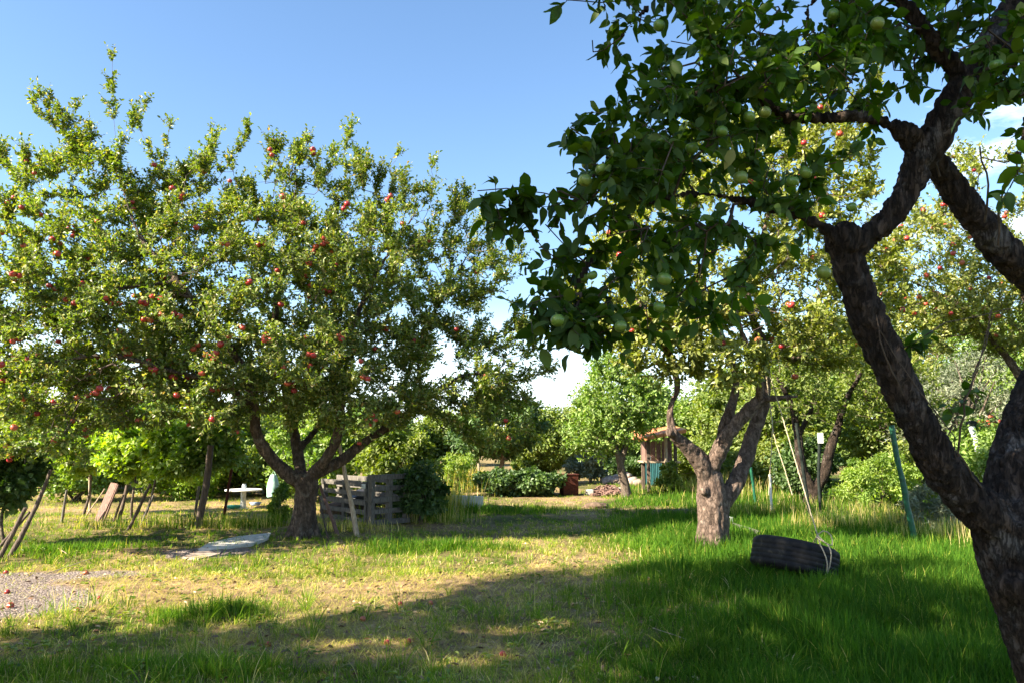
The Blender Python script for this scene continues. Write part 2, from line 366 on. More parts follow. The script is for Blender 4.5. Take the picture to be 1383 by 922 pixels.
# ---------------------------------------------------------------- ground masks
def bl(x, y, cx, cy, rx, ry, ang=0.0):
    c, s = math.cos(ang), math.sin(ang); dx, dy = x - cx, y - cy
    u, v = (dx * c + dy * s) / rx, (-dx * s + dy * c) / ry
    return np.exp(-(u * u + v * v) ** 1.3)
def masks(x, y):
    x = np.asarray(x, float); y = np.asarray(y, float)
    n1 = fbm(x * .9, y * .9, 11.0); n2 = fbm(x * 2.6, y * 2.6, 21.0); n3 = fbm(x * 7, y * 7, 31.0, 3)
    wob = (n1 - .5) * 1.3 + (n2 - .5) * .6
    # bare, trodden earth and straw
    b = 0
    for (px, py, rx, ry, a, k) in ((600, 800, 1.3, .75, .5, .9), (740, 768, 1.5, .6, .55, .8), (470, 795, .9, .5, .3, .6),
                                   (60, 790, 1.6, .9, .1, 1.1), (200, 800, 1.5, .55, .1, .95), (270, 745, 1.6, .5, .1, .8),
                                   (430, 735, 1.2, .5, .1, .75), (380, 880, .7, .35, 0, .7), (520, 885, .7, .35, 0, .8), (40, 880, .5, .5, 0, .5), (640, 880, .6, .35, 0, .5),
                                   (760, 672, 1.4, 1.0, 0, .8), (900, 690, 1.5, .9, 0, .7), (830, 700, 1.0, 1.0, 0, .4), (960, 830, .5, .3, 0, .5),
                                   (600, 712, 1.0, .5, 0, .6), (750, 850, .9, .6, .4, .4), (900, 860, .5, .4, 0, .4)):
        g = ground_xy(px, py); b = b + k * bl(x, y, g[0], g[1], rx, ry, a)
    bare = np.clip(b * 1.25 + wob * 1.3 + (n3 - .5) * .8 - .12, 0, 1)
    # gravel
    g_ = 0
    for (px, py, rx, ry, a, k) in ((20, 812, .85, .75, .1, 1.3), (80, 775, 1.3, .30, .1, 1.0), (285, 745, .7, .55, .25, 1.2), (-60, 800, 1.0, .9, 0, 1.2)):
        g = ground_xy(px, py); g_ = g_ + k * bl(x, y, g[0], g[1], rx, ry, a)
    gravel = np.clip((g_ + wob * .5 - .42) * 3, 0, 1)
    # lush long grass on the right, yellower lawn beyond on the left
    lx = np.clip((x - (0.9 + 0.10 * (y - 6))) / 1.6 + .35 + wob * .9, 0, 1)
    lush = lx * np.clip(1.7 - y / 22, .25, 1)
    for (px, py, rx, ry) in ((290, 830, .5, .3), (150, 745, 1.4, .5), (560, 740, 1.5, .5), (420, 800, .5, .35), (660, 690, 1.8, .8), (60, 905, 1.0, .3), (300, 905, .6, .3)):
        g = ground_xy(px, py); lush = np.maximum(lush, (.45 if py > 880 else .8) * bl(x, y, g[0], g[1], rx, ry) + wob * .45)
    lush = np.clip(lush - bare * .5, 0, 1)
    dry = np.clip(.32 + wob * 1.0 - lush * .55 + .25 * np.clip((y - 12) / 6, 0, 1) * (x < -1), 0, 1)
    return bare, gravel, lush, dry, n3
def ground_xy(px, py):
    cx = (px - 691.5) / F; cy = (461 - py) / F
    dx, dy, dz = cx, ct - cy * st, st + cy * ct
    k = -CAMH / dz
    return dx * k, dy * k

# ---------------------------------------------------------------- ground sheet
def growth(a, b, step, far, k=1.16):
    c = list(np.arange(a, b + step / 2, step)); s = step; lo, hi = [], []
    v = b
    while v < far: s *= k; v += s; hi.append(v)
    s = step; v = a
    while v > -far: s *= k; v -= s; lo.append(v)
    return np.array(lo[::-1] + c + hi)
gx_, gy_ = growth(-9, 9, .07, 900), growth(4, 20, .08, 900)
X, Y = np.meshgrid(gx_, gy_)
bare, gravel, lush, dry, n3 = masks(X, Y)
# trodden paths have no relief, gravel is stony
Z = gz(X, Y) + gravel * .02 * (vnoise(X * 17, Y * 17, 5) - .3)
acc = Acc()
nx, ny = len(gx_), len(gy_)
idx = np.arange(nx * ny).reshape(ny, nx)
acc.add(np.stack([X, Y, Z], -1).reshape(-1, 3), np.stack([idx[:-1, :-1], idx[:-1, 1:], idx[1:, 1:], idx[1:, :-1]], -1).reshape(-1, 4), bare.ravel())
def ground_mat():
    m, nt, o = new_mat('ground'); L = nt.links.new
    tcx = nt.nodes.new('ShaderNodeTexCoord')
    def noise(s, d=8, r=.65):
        n = nt.nodes.new('ShaderNodeTexNoise'); n.inputs['Scale'].default_value = s; n.inputs['Detail'].default_value = d; n.inputs['Roughness'].default_value = r
        L(tcx.outputs['Object'], n.inputs['Vector']); return n
    def mix(f, a, b):
        x = nt.nodes.new('ShaderNodeMix'); x.data_type = 'RGBA'
        L(f, x.inputs[0]); L(a, x.inputs[6]); L(b, x.inputs[7]); return x.outputs[2]
    n1 = noise(13, 10, .75); n2 = noise(55, 6, .75); n3_ = noise(3.2, 8, .7)
    soil = ramp(nt, [(.3, (.09, .052, .032)), (.5, (.21, .135, .088)), (.7, (.38, .27, .19))]); L(n2.outputs['Fac'], soil.inputs[0])
    straw = ramp(nt, [(.32, (.16, .095, .045)), (.5, (.40, .27, .14)), (.68, (.64, .49, .31))]); L(n1.outputs['Fac'], straw.inputs[0])
    turf = ramp(nt, [(.3, (.030, .040, .010)), (.5, (.075, .085, .020)), (.7, (.15, .135, .045))]); L(n1.outputs['Fac'], turf.inputs[0])
    vor = nt.nodes.new('ShaderNodeTexVoronoi'); vor.inputs['Scale'].default_value = 34; L(tcx.outputs['Object'], vor.inputs['Vector'])
    grv_scale = vor.inputs['Scale'].default_value; vor.inputs['Scale'].default_value = 48
    grv = ramp(nt, [(0, (.11, .085, .075)), (.5, (.23, .185, .165)), (1, (.40, .34, .315))]); L(vor.outputs['Color'], grv.inputs[0])
    b = attr(nt, 'v'); g = attr(nt, 'gravel'); d = attr(nt, 'dry')
    c = mix(d.outputs['Fac'], turf.outputs[0], straw.outputs[0])
    sm = ramp(nt, [(.40, (0, 0, 0)), (.58, (1, 1, 1))]); L(n3_.outputs['Fac'], sm.inputs[0]); ss = mix(sm.outputs[0], straw.outputs[0], soil.outputs[0])
    c = mix(b.outputs['Fac'], c, ss); c = mix(g.outputs['Fac'], c, grv.outputs[0])
    ad = nt.nodes.new('ShaderNodeMath'); ad.operation = 'ADD'; L(n2.outputs['Fac'], ad.inputs[0])
    vm = nt.nodes.new('ShaderNodeMath'); vm.operation = 'MULTIPLY'; L(vor.outputs['Distance'], vm.inputs[0]); L(g.outputs['Fac'], vm.inputs[1]); 
    sb = nt.nodes.new('ShaderNodeMath'); sb.operation = 'SUBTRACT'; L(n2.outputs['Fac'], sb.inputs[0]); L(vm.outputs[0], sb.inputs[1])
    bp = nt.nodes.new('ShaderNodeBump'); bp.inputs['Strength'].default_value = .9; bp.inputs['Distance'].default_value = .03; L(sb.outputs[0], bp.inputs['Height'])
    p = nt.nodes.new('ShaderNodeBsdfPrincipled'); p.inputs['Roughness'].default_value = .95; p.inputs['Specular IOR Level'].default_value = .15
    L(c, p.inputs['Base Color']); L(bp.outputs[0], p.inputs['Normal']); L(p.outputs[0], o.inputs['Surface']); return m
ground = acc.build('ground', ground_mat()); tag(ground, kind='structure')
a_ = ground.data.attributes.new('gravel', 'FLOAT', 'POINT'); a_.data.foreach_set('value', gravel.ravel().astype(np.float32))
a_ = ground.data.attributes.new('dry', 'FLOAT', 'POINT'); a_.data.foreach_set('value', dry.ravel().astype(np.float32))

# ---------------------------------------------------------------- grass
def grass_mat():
    return leaf_mat('grass_blades', [(0, (.045, .120, .012)), (.25, (.090, .190, .018)), (.5, (.175, .265, .028)), (.66, (.30, .335, .055)), (.8, (.48, .41, .12)), (1, (.76, .60, .33))],
                    trans=.45, back=1.0, rough=.7, spec=.10, tcol=(1.25, 1.4, .3), bsat=1.0)
M['grass'] = grass_mat()
def blades(acc, x, y, ln, wd, lean_dir, lean, val, segs=3, z0=None):
    n = len(x); z = gz(x, y) - .01 if z0 is None else z0
    base = np.stack([x, y, z], -1)
    h = np.stack([np.cos(lean_dir), np.sin(lean_dir), np.zeros(n)], -1)
    side_a = lean_dir + np.pi / 2 + RNG.normal(0, .5, n)
    s = np.stack([np.cos(side_a), np.sin(side_a), np.zeros(n)], -1)
    ts = np.linspace(0, 1, segs + 1)
    V = []
    for k, t in enumerate(ts):
        ang = lean * (.35 + .9 * t)      # the blade bends more towards its tip
        ang = np.clip(ang, 0, 1.9)
        c = base + (h * (np.sin(ang) * t * ln)[:, None]) + np.array([0, 0, 1.0]) * (np.cos(ang) * t * ln)[:, None]
        if k < segs:
            ww = wd * (1 - .55 * t ** 1.5) / 2
            V += [c - s * ww[:, None], c + s * ww[:, None]]
        else: V.append(c)
    V = np.stack(V, 1); m = V.shape[1]
    off = np.arange(n)[:, None, None] * m
    q = np.array([[2 * k, 2 * k + 1, 2 * k + 3, 2 * k + 2] for k in range(segs - 1)])
    vv = np.repeat(val, m)
    base_n = acc.n
    acc.add(V.reshape(-1, 3), (off + np.array([[2 * segs - 2, 2 * segs - 1, 2 * segs]])[None]).reshape(-1, 3), vv)
    if segs > 1:
        Q = (off + q[None]).reshape(-1, 4)
        acc.L.append((Q + base_n).ravel()); acc.S.append(np.full(len(Q), 4))
def sow(n, d0, d1, power, pad=170):
    """points seen across the frame, denser nearby"""
    u = RNG.random(n); d = (d0 ** (1 - power) + u * (d1 ** (1 - power) - d0 ** (1 - power))) ** (1 / (1 - power))
    px = RNG.uniform(-pad, 1383 + pad, n); return (px - 691.5) / F * d, d
def grass_layer(acc, n, d0, d1, segs, wscale, clump=.05):
    nt_ = n // 9
    x, y = sow(nt_, d0, d1, 1.2)
    bare, gravel, lush, dry, n3 = masks(x, y)
    keep = RNG.random(nt_) < np.clip(.25 + .9 * lush + .55 * (n3 - .2), .04, 1) * (1 - .93 * bare) * (1 - .97 * gravel)
    x, y, lush, dry = x[keep], y[keep], lush[keep], dry[keep]
    k = 9; x = np.repeat(x, k); y = np.repeat(y, k); lush = np.repeat(lush, k); dry = np.repeat(dry, k)
    m = len(x); a = RNG.random(m) * 2 * np.pi; r = clump * (.5 + lush) * np.sqrt(RNG.random(m))
    x = x + r * np.cos(a); y = y + r * np.sin(a)
    pn = fbm(x * 1.7, y * 1.7, 41.0, 3)
    ln = (.045 + .05 * RNG.random(m) + lush * (.05 + .17 * RNG.random(m)) * (.4 + 1.1 * pn))
    lean = np.abs(RNG.normal(.35, .3, m)) + .25 * (RNG.random(m) < .2)
    val = np.clip(.30 + .60 * dry * (.4 + pn) + RNG.normal(0, .10, m) - .22 * lush + .5 * (RNG.random(m) < .06 + .14 * dry), 0, 1)
    blades(acc, x, y, ln, (.0045 + .003 * lush) * wscale * (.7 + .6 * RNG.random(m)), a + RNG.normal(0, .5, m), lean, val, segs)
def thatch_layer(acc, n, d0, d1, wscale):
    x, y = sow(n, d0, d1, 1.2); bare, gravel, lush, dry, n3 = masks(x, y)
    keep = RNG.random(n) < np.clip(.15 + .55 * bare + .5 * dry, 0, 1) * (1 - .85 * gravel) * (1 - .6 * lush)
    x, y = x[keep], y[keep]; m = len(x)
    blades(acc, x, y, .06 + .10 * RNG.random(m), .0028 * wscale * (.6 + .8 * RNG.random(m)), RNG.random(m) * 6.283, 1.15 + .3 * RNG.random(m), np.clip(.80 + RNG.normal(0, .12, m), .5, 1), 2, gz(x, y) + .004)
acc = Acc()
grass_layer(acc, 190000, 4.6, 9.5, 3, 1.0)
grass_layer(acc, 190000, 9.2, 17, 2, 1.7, .07)
grass_layer(acc, 130000, 16.5, 34, 1, 3.4, .12)
thatch_layer(acc, 90000, 4.6, 10, 1.15)
thatch_layer(acc, 50000, 9, 22, 2.0)
# tussocks of long arching blades
nt_ = 1500; x, y = sow(nt_, 4.7, 13, 1.25); bare, gravel, lush, dry, n3 = masks(x, y)
keep = (RNG.random(nt_) < (.30 + .5 * lush) * (1 - .9 * bare) * (1 - gravel)) & (fbm(x * .8, y * .8, 55.) > .42); x, y = x[keep], y[keep]
sz = RNG.uniform(.5, 1.25, len(x)); k = 20; x = np.repeat(x, k); y = np.repeat(y, k); sz = np.repeat(sz, k); m = len(x); a = RNG.random(m) * 6.283
blades(acc, x + .03 * sz * np.cos(a), y + .03 * sz * np.sin(a), sz * RNG.uniform(.12, .32, m), .0062 * RNG.uniform(.6, 1.2, m), a, RNG.uniform(.3, 1.15, m), np.clip(RNG.normal(.36, .13, m) + .5 * (RNG.random(m) < .07), 0, 1), 4)
o = acc.build('grass', M['grass'], smooth=False); tag(o, 'green and straw coloured grass blades growing over the orchard floor', 'grass', kind='stuff')

# small round-leaved weeds low in the grass
def rand_dirs(n, up=0.0, spread=1.0):
    v = RNG.normal(0, 1, (n, 3)) * spread; v[:, 2] += up; return nrm(v)
def add_leaves(acc, P, D, Nn, Ln, Wd, val, fold=.18, droop=.12, detail=0):
    """P base, D along, Nn up side, all (n,3). detail 0: two quads; 1: curved with five stations"""
    n = len(P)
    if n == 0: return
    Nn = nrm(Nn - D * np.sum(Nn * D, 1, keepdims=True)); S = np.cross(D, Nn)
    Ln = np.reshape(Ln, (-1, 1)); Wd = np.reshape(Wd, (-1, 1))
    fold = np.reshape(fold, (-1, 1)) if np.ndim(fold) else fold
    if detail == 0:
        def pt(t, s, dn): return P + D * (t * Ln) + S * (s * Wd) + Nn * (dn * Wd) - np.array([0, 0, 1.0]) * (droop * t * t * Ln)
        V = np.stack([pt(0, 0, 0), pt(.3, .46, fold), pt(.68, .40, fold), pt(1, 0, 0), pt(.68, -.40, fold), pt(.3, -.46, fold)], 1)
        f = np.array([[0, 3, 2, 1], [0, 5, 4, 3]])
        acc.add(V.reshape(-1, 3), (np.arange(n)[:, None, None] * 6 + f[None]).reshape(-1, 4), np.repeat(val, 6))
    else:
        prof = [(.0, .0), (.12, .26), (.30, .46), (.52, .50), (.74, .38), (.90, .17), (1.0, .0)]
        curl = RNG.normal(.15, .25, (n, 1)); twist = RNG.normal(0, .22, (n, 1)); ph = RNG.random((n, 1)) * 6.28
        V = []
        for t, wv in prof:
            c = P + D * (t * Ln * (1 - .15 * np.abs(curl))) - Nn * (curl * t * t * Ln) - np.array([0, 0, 1.0]) * (droop * t * t * Ln)
            Sr = S * np.cos(twist * t) + Nn * np.sin(twist * t); Nr = -S * np.sin(twist * t) + Nn * np.cos(twist * t)
            wavy = .07 * np.sin(9 * t + ph)
            V += [c - Sr * wv * Wd + Nr * (fold * wv * 1.6 + wavy * (wv > 0)) * Wd, c, c + Sr * wv * Wd + Nr * (fold * wv * 1.6 - wavy * (wv > 0)) * Wd]
        V = np.stack(V, 1); m = V.shape[1]
        f = []
        for k in range(len(prof) - 1):
            a = 3 * k; f += [[a, a + 3, a + 4, a + 1], [a + 1, a + 4, a + 5, a + 2]]
        acc.add(V.reshape(-1, 3), (np.arange(n)[:, None, None] * m + np.array(f)[None]).reshape(-1, 4), np.repeat(val, m))
acc = Acc()
x, y = sow(1500, 4.8, 14, 1.3); b_, g_, l_, d_, _ = masks(x, y)
keep = (RNG.random(1500) < .2 + .2 * d_) & (g_ < .4) & (fbm(x * 1.1, y * 1.1, 77.) > .5); x, y = x[keep], y[keep]
x = np.repeat(x, 6) ; y = np.repeat(y, 6); n = len(x)
P = np.stack([x + RNG.normal(0, .02, n), y + RNG.normal(0, .02, n), gz(x, y) + .02 + .05 * RNG.random(n)], -1)
a = RNG.random(n) * 6.283; D = nrm(np.stack([np.cos(a), np.sin(a), .2 + .6 * RNG.random(n)], -1))
add_leaves(acc, P, D, np.tile([0, 0, 1.0], (n, 1)), .03 + .05 * RNG.random(n), .02 + .025 * RNG.random(n), RNG.random(n), droop=.5)
o = acc.build('weeds', M['leaf_far'], smooth=False); tag(o, 'low broad leaved weeds scattered through the grass', 'weeds', kind='stuff')
acc = Acc(); n = 2200; x, y = sow(n, 4.7, 16, 1.2); P = np.stack([x, y, gz(x, y) + .012 + .03 * RNG.random(n)], -1); a = RNG.random(n) * 6.283
add_leaves(acc, P, nrm(np.stack([np.cos(a), np.sin(a), RNG.normal(0, .25, n)], -1)), rand_dirs(n, 1.6), RNG.uniform(.03, .07, n), RNG.uniform(.018, .035, n), RNG.random(n), fold=.3)
M['litter'] = leaf_mat('litter', [(0, (.07, .035, .02)), (.5, (.20, .105, .05)), (.85, (.38, .24, .09)), (1, (.30, .30, .10))], trans=.1, back=1.2)
o = acc.build('fallen_leaves', M['litter'], smooth=False); tag(o, 'dry brown fallen leaves scattered over the orchard floor', 'fallen leaves', kind='stuff')

# ---------------------------------------------------------------- trees
RK = [1.0]
class Skel:
    def __init__(s): s.P = []; s.par = []; s.r = []; s.fixed = []
    def limb(s, pts, start=None, step=.10):
        """pts: list of (Vector, radius); start = index of parent node; returns index list"""
        P, r = smooth_path([(p, q * RK[0]) for p, q in pts], step); ids = []
        for k in range(len(P)):
            if k == 0 and start is not None:
                ids.append(start); continue
            s.P.append(P[k]); s.r.append(r[k]); s.fixed.append(True)
            s.par.append(ids[-1] if ids else -1); ids.append(len(s.P) - 1)
        return ids
    def near(s, v):
        P = np.array(s.P); return int(np.argmin(np.linalg.norm(P - np.array(tuple(v)), axis=1)))
    def grow(s, T, step=.13, jit=.02, up=.10, back=.0):
        P = np.array(s.P); d = np.array([np.min(np.linalg.norm(P - t, axis=1)) for t in T])
        buf = np.zeros((len(P) + len(T) * 40, 3)); buf[:len(P)] = P; n = len(P)
        cent = P[0]
        for t in T[np.argsort(d)]:
            dd = np.linalg.norm(buf[:n] - t, axis=1)
            # prefer parents lower down / nearer the trunk than the target
            pen = np.clip(np.linalg.norm(buf[:n] - cent, axis=1) - np.linalg.norm(t - cent), 0, None)
            i = int(np.argmin(dd + 1.2 * pen)); D = dd[i]
            if D < .04: continue
            par = s.par[i]; dirp = (buf[i] - buf[par]) if par >= 0 else np.array([0, 0, 1.0])
            dirp = dirp / max(np.linalg.norm(dirp), 1e-6)
            A = buf[i]; m = A + dirp * D * .35 + np.array([0, 0, up * D]) + RNG.normal(0, .06 * D, 3)
            k = max(1, min(38, int(D / step))); last = i
            for q in range(1, k + 1):
                u = q / k; p = (1 - u) ** 2 * A + 2 * u * (1 - u) * m + u * u * t
                if q < k: p = p + RNG.normal(0, jit, 3)
                s.P.append(p); s.par.append(last); s.r.append(0.0); s.fixed.append(False)
                last = len(s.P) - 1; buf[n] = p; n += 1
                if n >= len(buf): buf = np.concatenate([buf, np.zeros((5000, 3))])
    def radii(s, tip=.0028, e=2.3, cap=.03):
        n = len(s.P); acc_ = np.zeros(n)
        for i in range(n - 1, -1, -1):
            if not s.fixed[i]:
                s.r[i] = min(cap, max(tip, acc_[i] ** (1 / e)))
            if s.par[i] >= 0 and not s.fixed[i]: acc_[s.par[i]] += max(tip, s.r[i]) ** e
        s.r = np.array(s.r); s.P = np.array(s.P); s.par = np.array(s.par); s.fixed = np.array(s.fixed)

def trunk_mesh(name, paths, mat, voxel, bumps, parent, flare=None, knots=()):
    """paths: (P, r) lists of thick limbs, merged into one skin of bark"""
    acc = Acc()
    for P, r in paths:
        tube(acc, P, r, 14)
    for c, rr in knots:
        bm = bmesh.new(); bmesh.ops.create_icosphere(bm, subdivisions=2, radius=rr); bm.transform(Matrix.Translation(Vector(c))); add_bm(acc, bm)
    me = acc.mesh('tmp'); o = bpy.data.objects.new('tmp', me); C.objects.link(o)
    m = o.modifiers.new('r', 'REMESH'); m.mode = 'VOXEL'; m.voxel_size = voxel
    m = o.modifiers.new('s', 'SMOOTH'); m.iterations = 6; m.factor = .6
    dg = bpy.context.evaluated_depsgraph_get(); ev = o.evaluated_get(dg); me2 = bpy.data.meshes.new_from_object(ev)
    bpy.data.objects.remove(o)
    n = len(me2.vertices); V = np.empty(n * 3, np.float32); me2.vertices.foreach_get('co', V); V = V.reshape(-1, 3).astype(float)
    Nn = np.empty(n * 3, np.float32); me2.vertices.foreach_get('normal', Nn); Nn = Nn.reshape(-1, 3)
    disp = 0
    for amp, fr, zs, sh in bumps:
        q = fbm(V[:, 0] * fr, V[:, 1] * fr, V[:, 2] * fr * zs, 3) if sh == 0 else (1 - 2 * np.abs(fbm(V[:, 0] * fr, V[:, 1] * fr, V[:, 2] * fr * zs, 3) - .5) * 2)
        disp = disp + amp * (q - .5)
    if flare:
        c, rad, amp = flare
        dz = np.clip(1 - (V[:, 2] - c[2]) / rad, 0, 1) ** 2; ang = np.arctan2(V[:, 1] - c[1], V[:, 0] - c[0])
        disp = disp + amp * dz * (.6 + .5 * np.sin(ang * 4 + 1) + .3 * np.sin(ang * 7))
    V = V + Nn * np.reshape(disp, (-1, 1))
    me2.vertices.foreach_set('co', V.astype(np.float32).ravel()); me2.update()
    me2.polygons.foreach_set('use_smooth', np.full(len(me2.polygons), True))
    me2.materials.clear(); me2.materials.append(mat); me2.name = name
    ob = bpy.data.objects.new(name, me2); C.objects.link(ob); adopt(ob, parent); return ob

def ell_points(n, E, shell=.55):
    """E: list of (centre, (rx,ry,rz), weight)"""
    w_ = np.array([e[2] for e in E], float); w_ /= w_.sum(); out = []
    for e, k in zip(E, RNG.multinomial(n, w_)):
        d = rand_dirs(k); r = (shell + (1 - shell) * RNG.random(k)) ** (1 / 1.6)
        out.append(np.array(tuple(e[0])) + d * r[:, None] * np.array(e[1]))
    return np.concatenate(out)

APPLE = {}
def apple_mesh(mat, key):
    if key in APPLE: return APPLE[key]
    a = Acc(); nu, nv = 14, 10; V = []
    for j in range(nv + 1):
        th = math.pi * j / nv
        for i in range(nu):
            ph = 2 * math.pi * i / nu
            r = 1.0 + .05 * math.cos(th) + .02 * math.cos(5 * ph) * (math.sin(th) ** .5 if math.sin(th) > 0 else 0) * (th > 1.8)
            dip = .32 * math.exp(-(th / .42) ** 2) + .18 * math.exp(-((math.pi - th) / .35) ** 2)
            V.append((r * math.sin(th) * math.cos(ph), r * math.sin(th) * math.sin(ph), .90 * (math.cos(th) - math.copysign(dip, math.cos(th)))))
    f = [[j * nu + i, (j + 1) * nu + i, (j + 1) * nu + (i + 1) % nu, j * nu + (i + 1) % nu] for j in range(nv) for i in range(nu)]
    a.add(np.array(V), f)
    tube(a, [(0, 0, .6), (.03, 0, .9), (.09, 0, 1.25)], [.05, .045, .06], 5)
    me = a.mesh('apple'); me.materials.append(mat); APPLE[key] = me; return me

def leafy(sk, T_tw, leaf, tw_len=(.12, .32), per=9, twig_r=.0022, out_from=None, density=None, detail=0, up=.35, droopy=0.0, spacing=None, rmax=.012):
    """twiglets on the grown skeleton, leaves on the twiglets. returns (segments A,B,r), leaf arrays"""
    P, par, r, fx = sk.P, sk.par, sk.r, sk.fixed
    cand = np.where((~fx) & (r < rmax) & (par >= 0))[0]
    if density is not None: cand = cand[RNG.random(len(cand)) < density(P[cand])]
    src = np.repeat(cand, T_tw); n = len(src)
    t = RNG.random(n)[:, None]; A = P[src] * t + P[par[src]] * (1 - t)
    dseg = nrm(P[src] - P[par[src]])
    outd = nrm(A - out_from) if out_from is not None else 0
    D = nrm(rand_dirs(n) * 1.0 + dseg * .7 + outd * .5 + np.array([0, 0, up]))
    Ln = RNG.uniform(*tw_len, n)[:, None]
    mid = A + D * Ln * .5; B = mid + nrm(D + rand_dirs(n) * .3 + np.array([0, 0, .25 - droopy])) * Ln * .5
    # leaves along the twiglet
    k = per; tt = np.tile(np.linspace(.12, 1, k), n) + RNG.normal(0, .04, n * k)
    rep = np.repeat(np.arange(n), k); tt = tt[:, None]
    pos = np.where(tt < .5, A[rep] + (mid[rep] - A[rep]) * tt * 2, mid[rep] + (B[rep] - mid[rep]) * (tt * 2 - 1))
    LD = nrm(nrm(B[rep] - A[rep]) * .55 + rand_dirs(n * k) * .9 + np.array([0, 0, .10 - droopy * .6]))
    LN = nrm(rand_dirs(n * k) * .75 + np.array([0, 0, .6]) + (outd[rep] * .6 if out_from is not None else 0))
    lo, hi, wr = leaf
    ll = RNG.uniform(lo, hi, n * k)
    return (np.concatenate([A, mid]), np.concatenate([mid, B]), twig_r), (pos, LD, LN, ll, ll * wr * RNG.uniform(.8, 1.15, n * k))

def finish_tree(root, sk, bark_paths, bark, twig, leafm, voxel, bumps, tw, lv, detail=0, flare=None, seg_sides=5, thick=.024, valfn=None, knots=(), loc=None):
    base = np.array(tuple(root.location))
    paths = [(P - base, r) for P, r in bark_paths]
    if flare: flare = (np.array(flare[0]) - base, flare[1], flare[2])
    trunk_mesh('trunk', paths, bark, voxel, bumps, root, flare, [(np.array(tuple(c)) - base, q) for c, q in knots])
    a = Acc(); i = np.where((~sk.fixed) & (sk.par >= 0))[0]
    A = sk.P[sk.par[i]]; rp = sk.r[sk.par[i]]; rp = np.where(sk.fixed[sk.par[i]], sk.r[i] * 1.25, rp)
    add_segments(a, A - base, sk.P[i] - base, np.minimum(rp, sk.r[i] * 1.5), sk.r[i], seg_sides)
    add_segments(a, tw[0] - base, tw[1] - base, tw[2], tw[2] * .7, 3)
    a.build('branches', twig, root)
    a = Acc(); P, D, Nn, ll, ww = lv
    v = np.clip(RNG.beta(2, 2.2, len(P)) if valfn is None else valfn(P), 0, 1)
    add_leaves(a, P - base, D, Nn, ll, ww, v, detail=detail)
    a.build('crown', leafm, root, smooth=bool(detail))

def hang_apples(root, pos, key, mat, size, cap=100, lab=None):
    base = np.array(tuple(root.location)); me = apple_mesh(mat, key)
    pos = np.array(pos); d = np.linalg.norm(pos - np.array([0, 0, CAMH]), axis=1); pos = pos[np.argsort(d)]
    for k, p in enumerate(pos[:cap]):
        o = bpy.data.objects.new('apple', me); C.objects.link(o); adopt(o, root); o.location = p - base
        s = size * RNG.uniform(.82, 1.12); o.scale = (s, s, s); o.rotation_euler = (RNG.normal(0, .35), RNG.normal(0, .35), RNG.random() * 6)
    if len(pos) > cap:
        a = Acc(); n = len(me.vertices); V = np.empty(n * 3, np.float32); me.vertices.foreach_get('co', V); V = V.reshape(-1, 3)
        Fc = [list(p.vertices) for p in me.polygons]; q4 = np.array([f for f in Fc if len(f) == 4])
        for p in pos[cap:]: a.add(V * size * RNG.uniform(.8, 1.1) + (p - base), q4)
        o = a.build('apples', mat, root); o['kind'] = 'stuff'

def snap(ends, pxs, dmax):
    e = ends[ends[:, 1] < dmax]; ex = 691.5 + F * e[:, 0] / (e[:, 1] * ct + (e[:, 2] - CAMH) * st); ey = 461 - F * (-e[:, 1] * st + (e[:, 2] - CAMH) * ct) / (e[:, 1] * ct + (e[:, 2] - CAMH) * st); res = []
    for px, py in pxs:
        k = np.argsort((ex - px) ** 2 + (ey - py) ** 2)[:6]; k = k[np.argmin(e[k, 1])]; res.append(e[k] - np.array([0, 0, .04]))
    return res
def limbs(sk, defs):
    """defs: (px, py, depth, radius) polylines; each later one starts at the nearest existing node"""
    paths = []
    for k, pl in enumerate(defs):
        pts = [(at(*q[:3]), q[3]) for q in pl]
        if k: 
            j = sk.near(pts[0][0]); pts = [(Vector(tuple(sk.P[j])), pts[0][1])] + pts[1:]
            ids = sk.limb(pts, start=j)
        else: ids = sk.limb(pts)
        paths.append(smooth_path([(p, q * RK[0]) for p, q in pts], .06))
    return paths

def rise(sk, shoots):
    """straight water shoots: (px,py,d) start -> (px,py,d) end"""
    for s_, e_ in shoots:
        A = np.array(tuple(at(*s_))); B = np.array(tuple(at(*e_)))
        i = sk.near(A); A0 = np.array(sk.P[i]); last = i; k = max(3, int(np.linalg.norm(B - A0) / .14))
        m = (A0 + B) / 2 + RNG.normal(0, .08, 3)
        for q in range(1, k + 1):
            u = q / k; p = (1 - u) ** 2 * A0 + 2 * u * (1 - u) * m + u * u * B
            sk.P.append(p); sk.par.append(last); sk.r.append(0.); sk.fixed.append(False); last = len(sk.P) - 1

def E(px, py, d, rx, ry, rd, w_): return (at(px, py, d), (rx * d / F, rd, ry * d / F), w_)

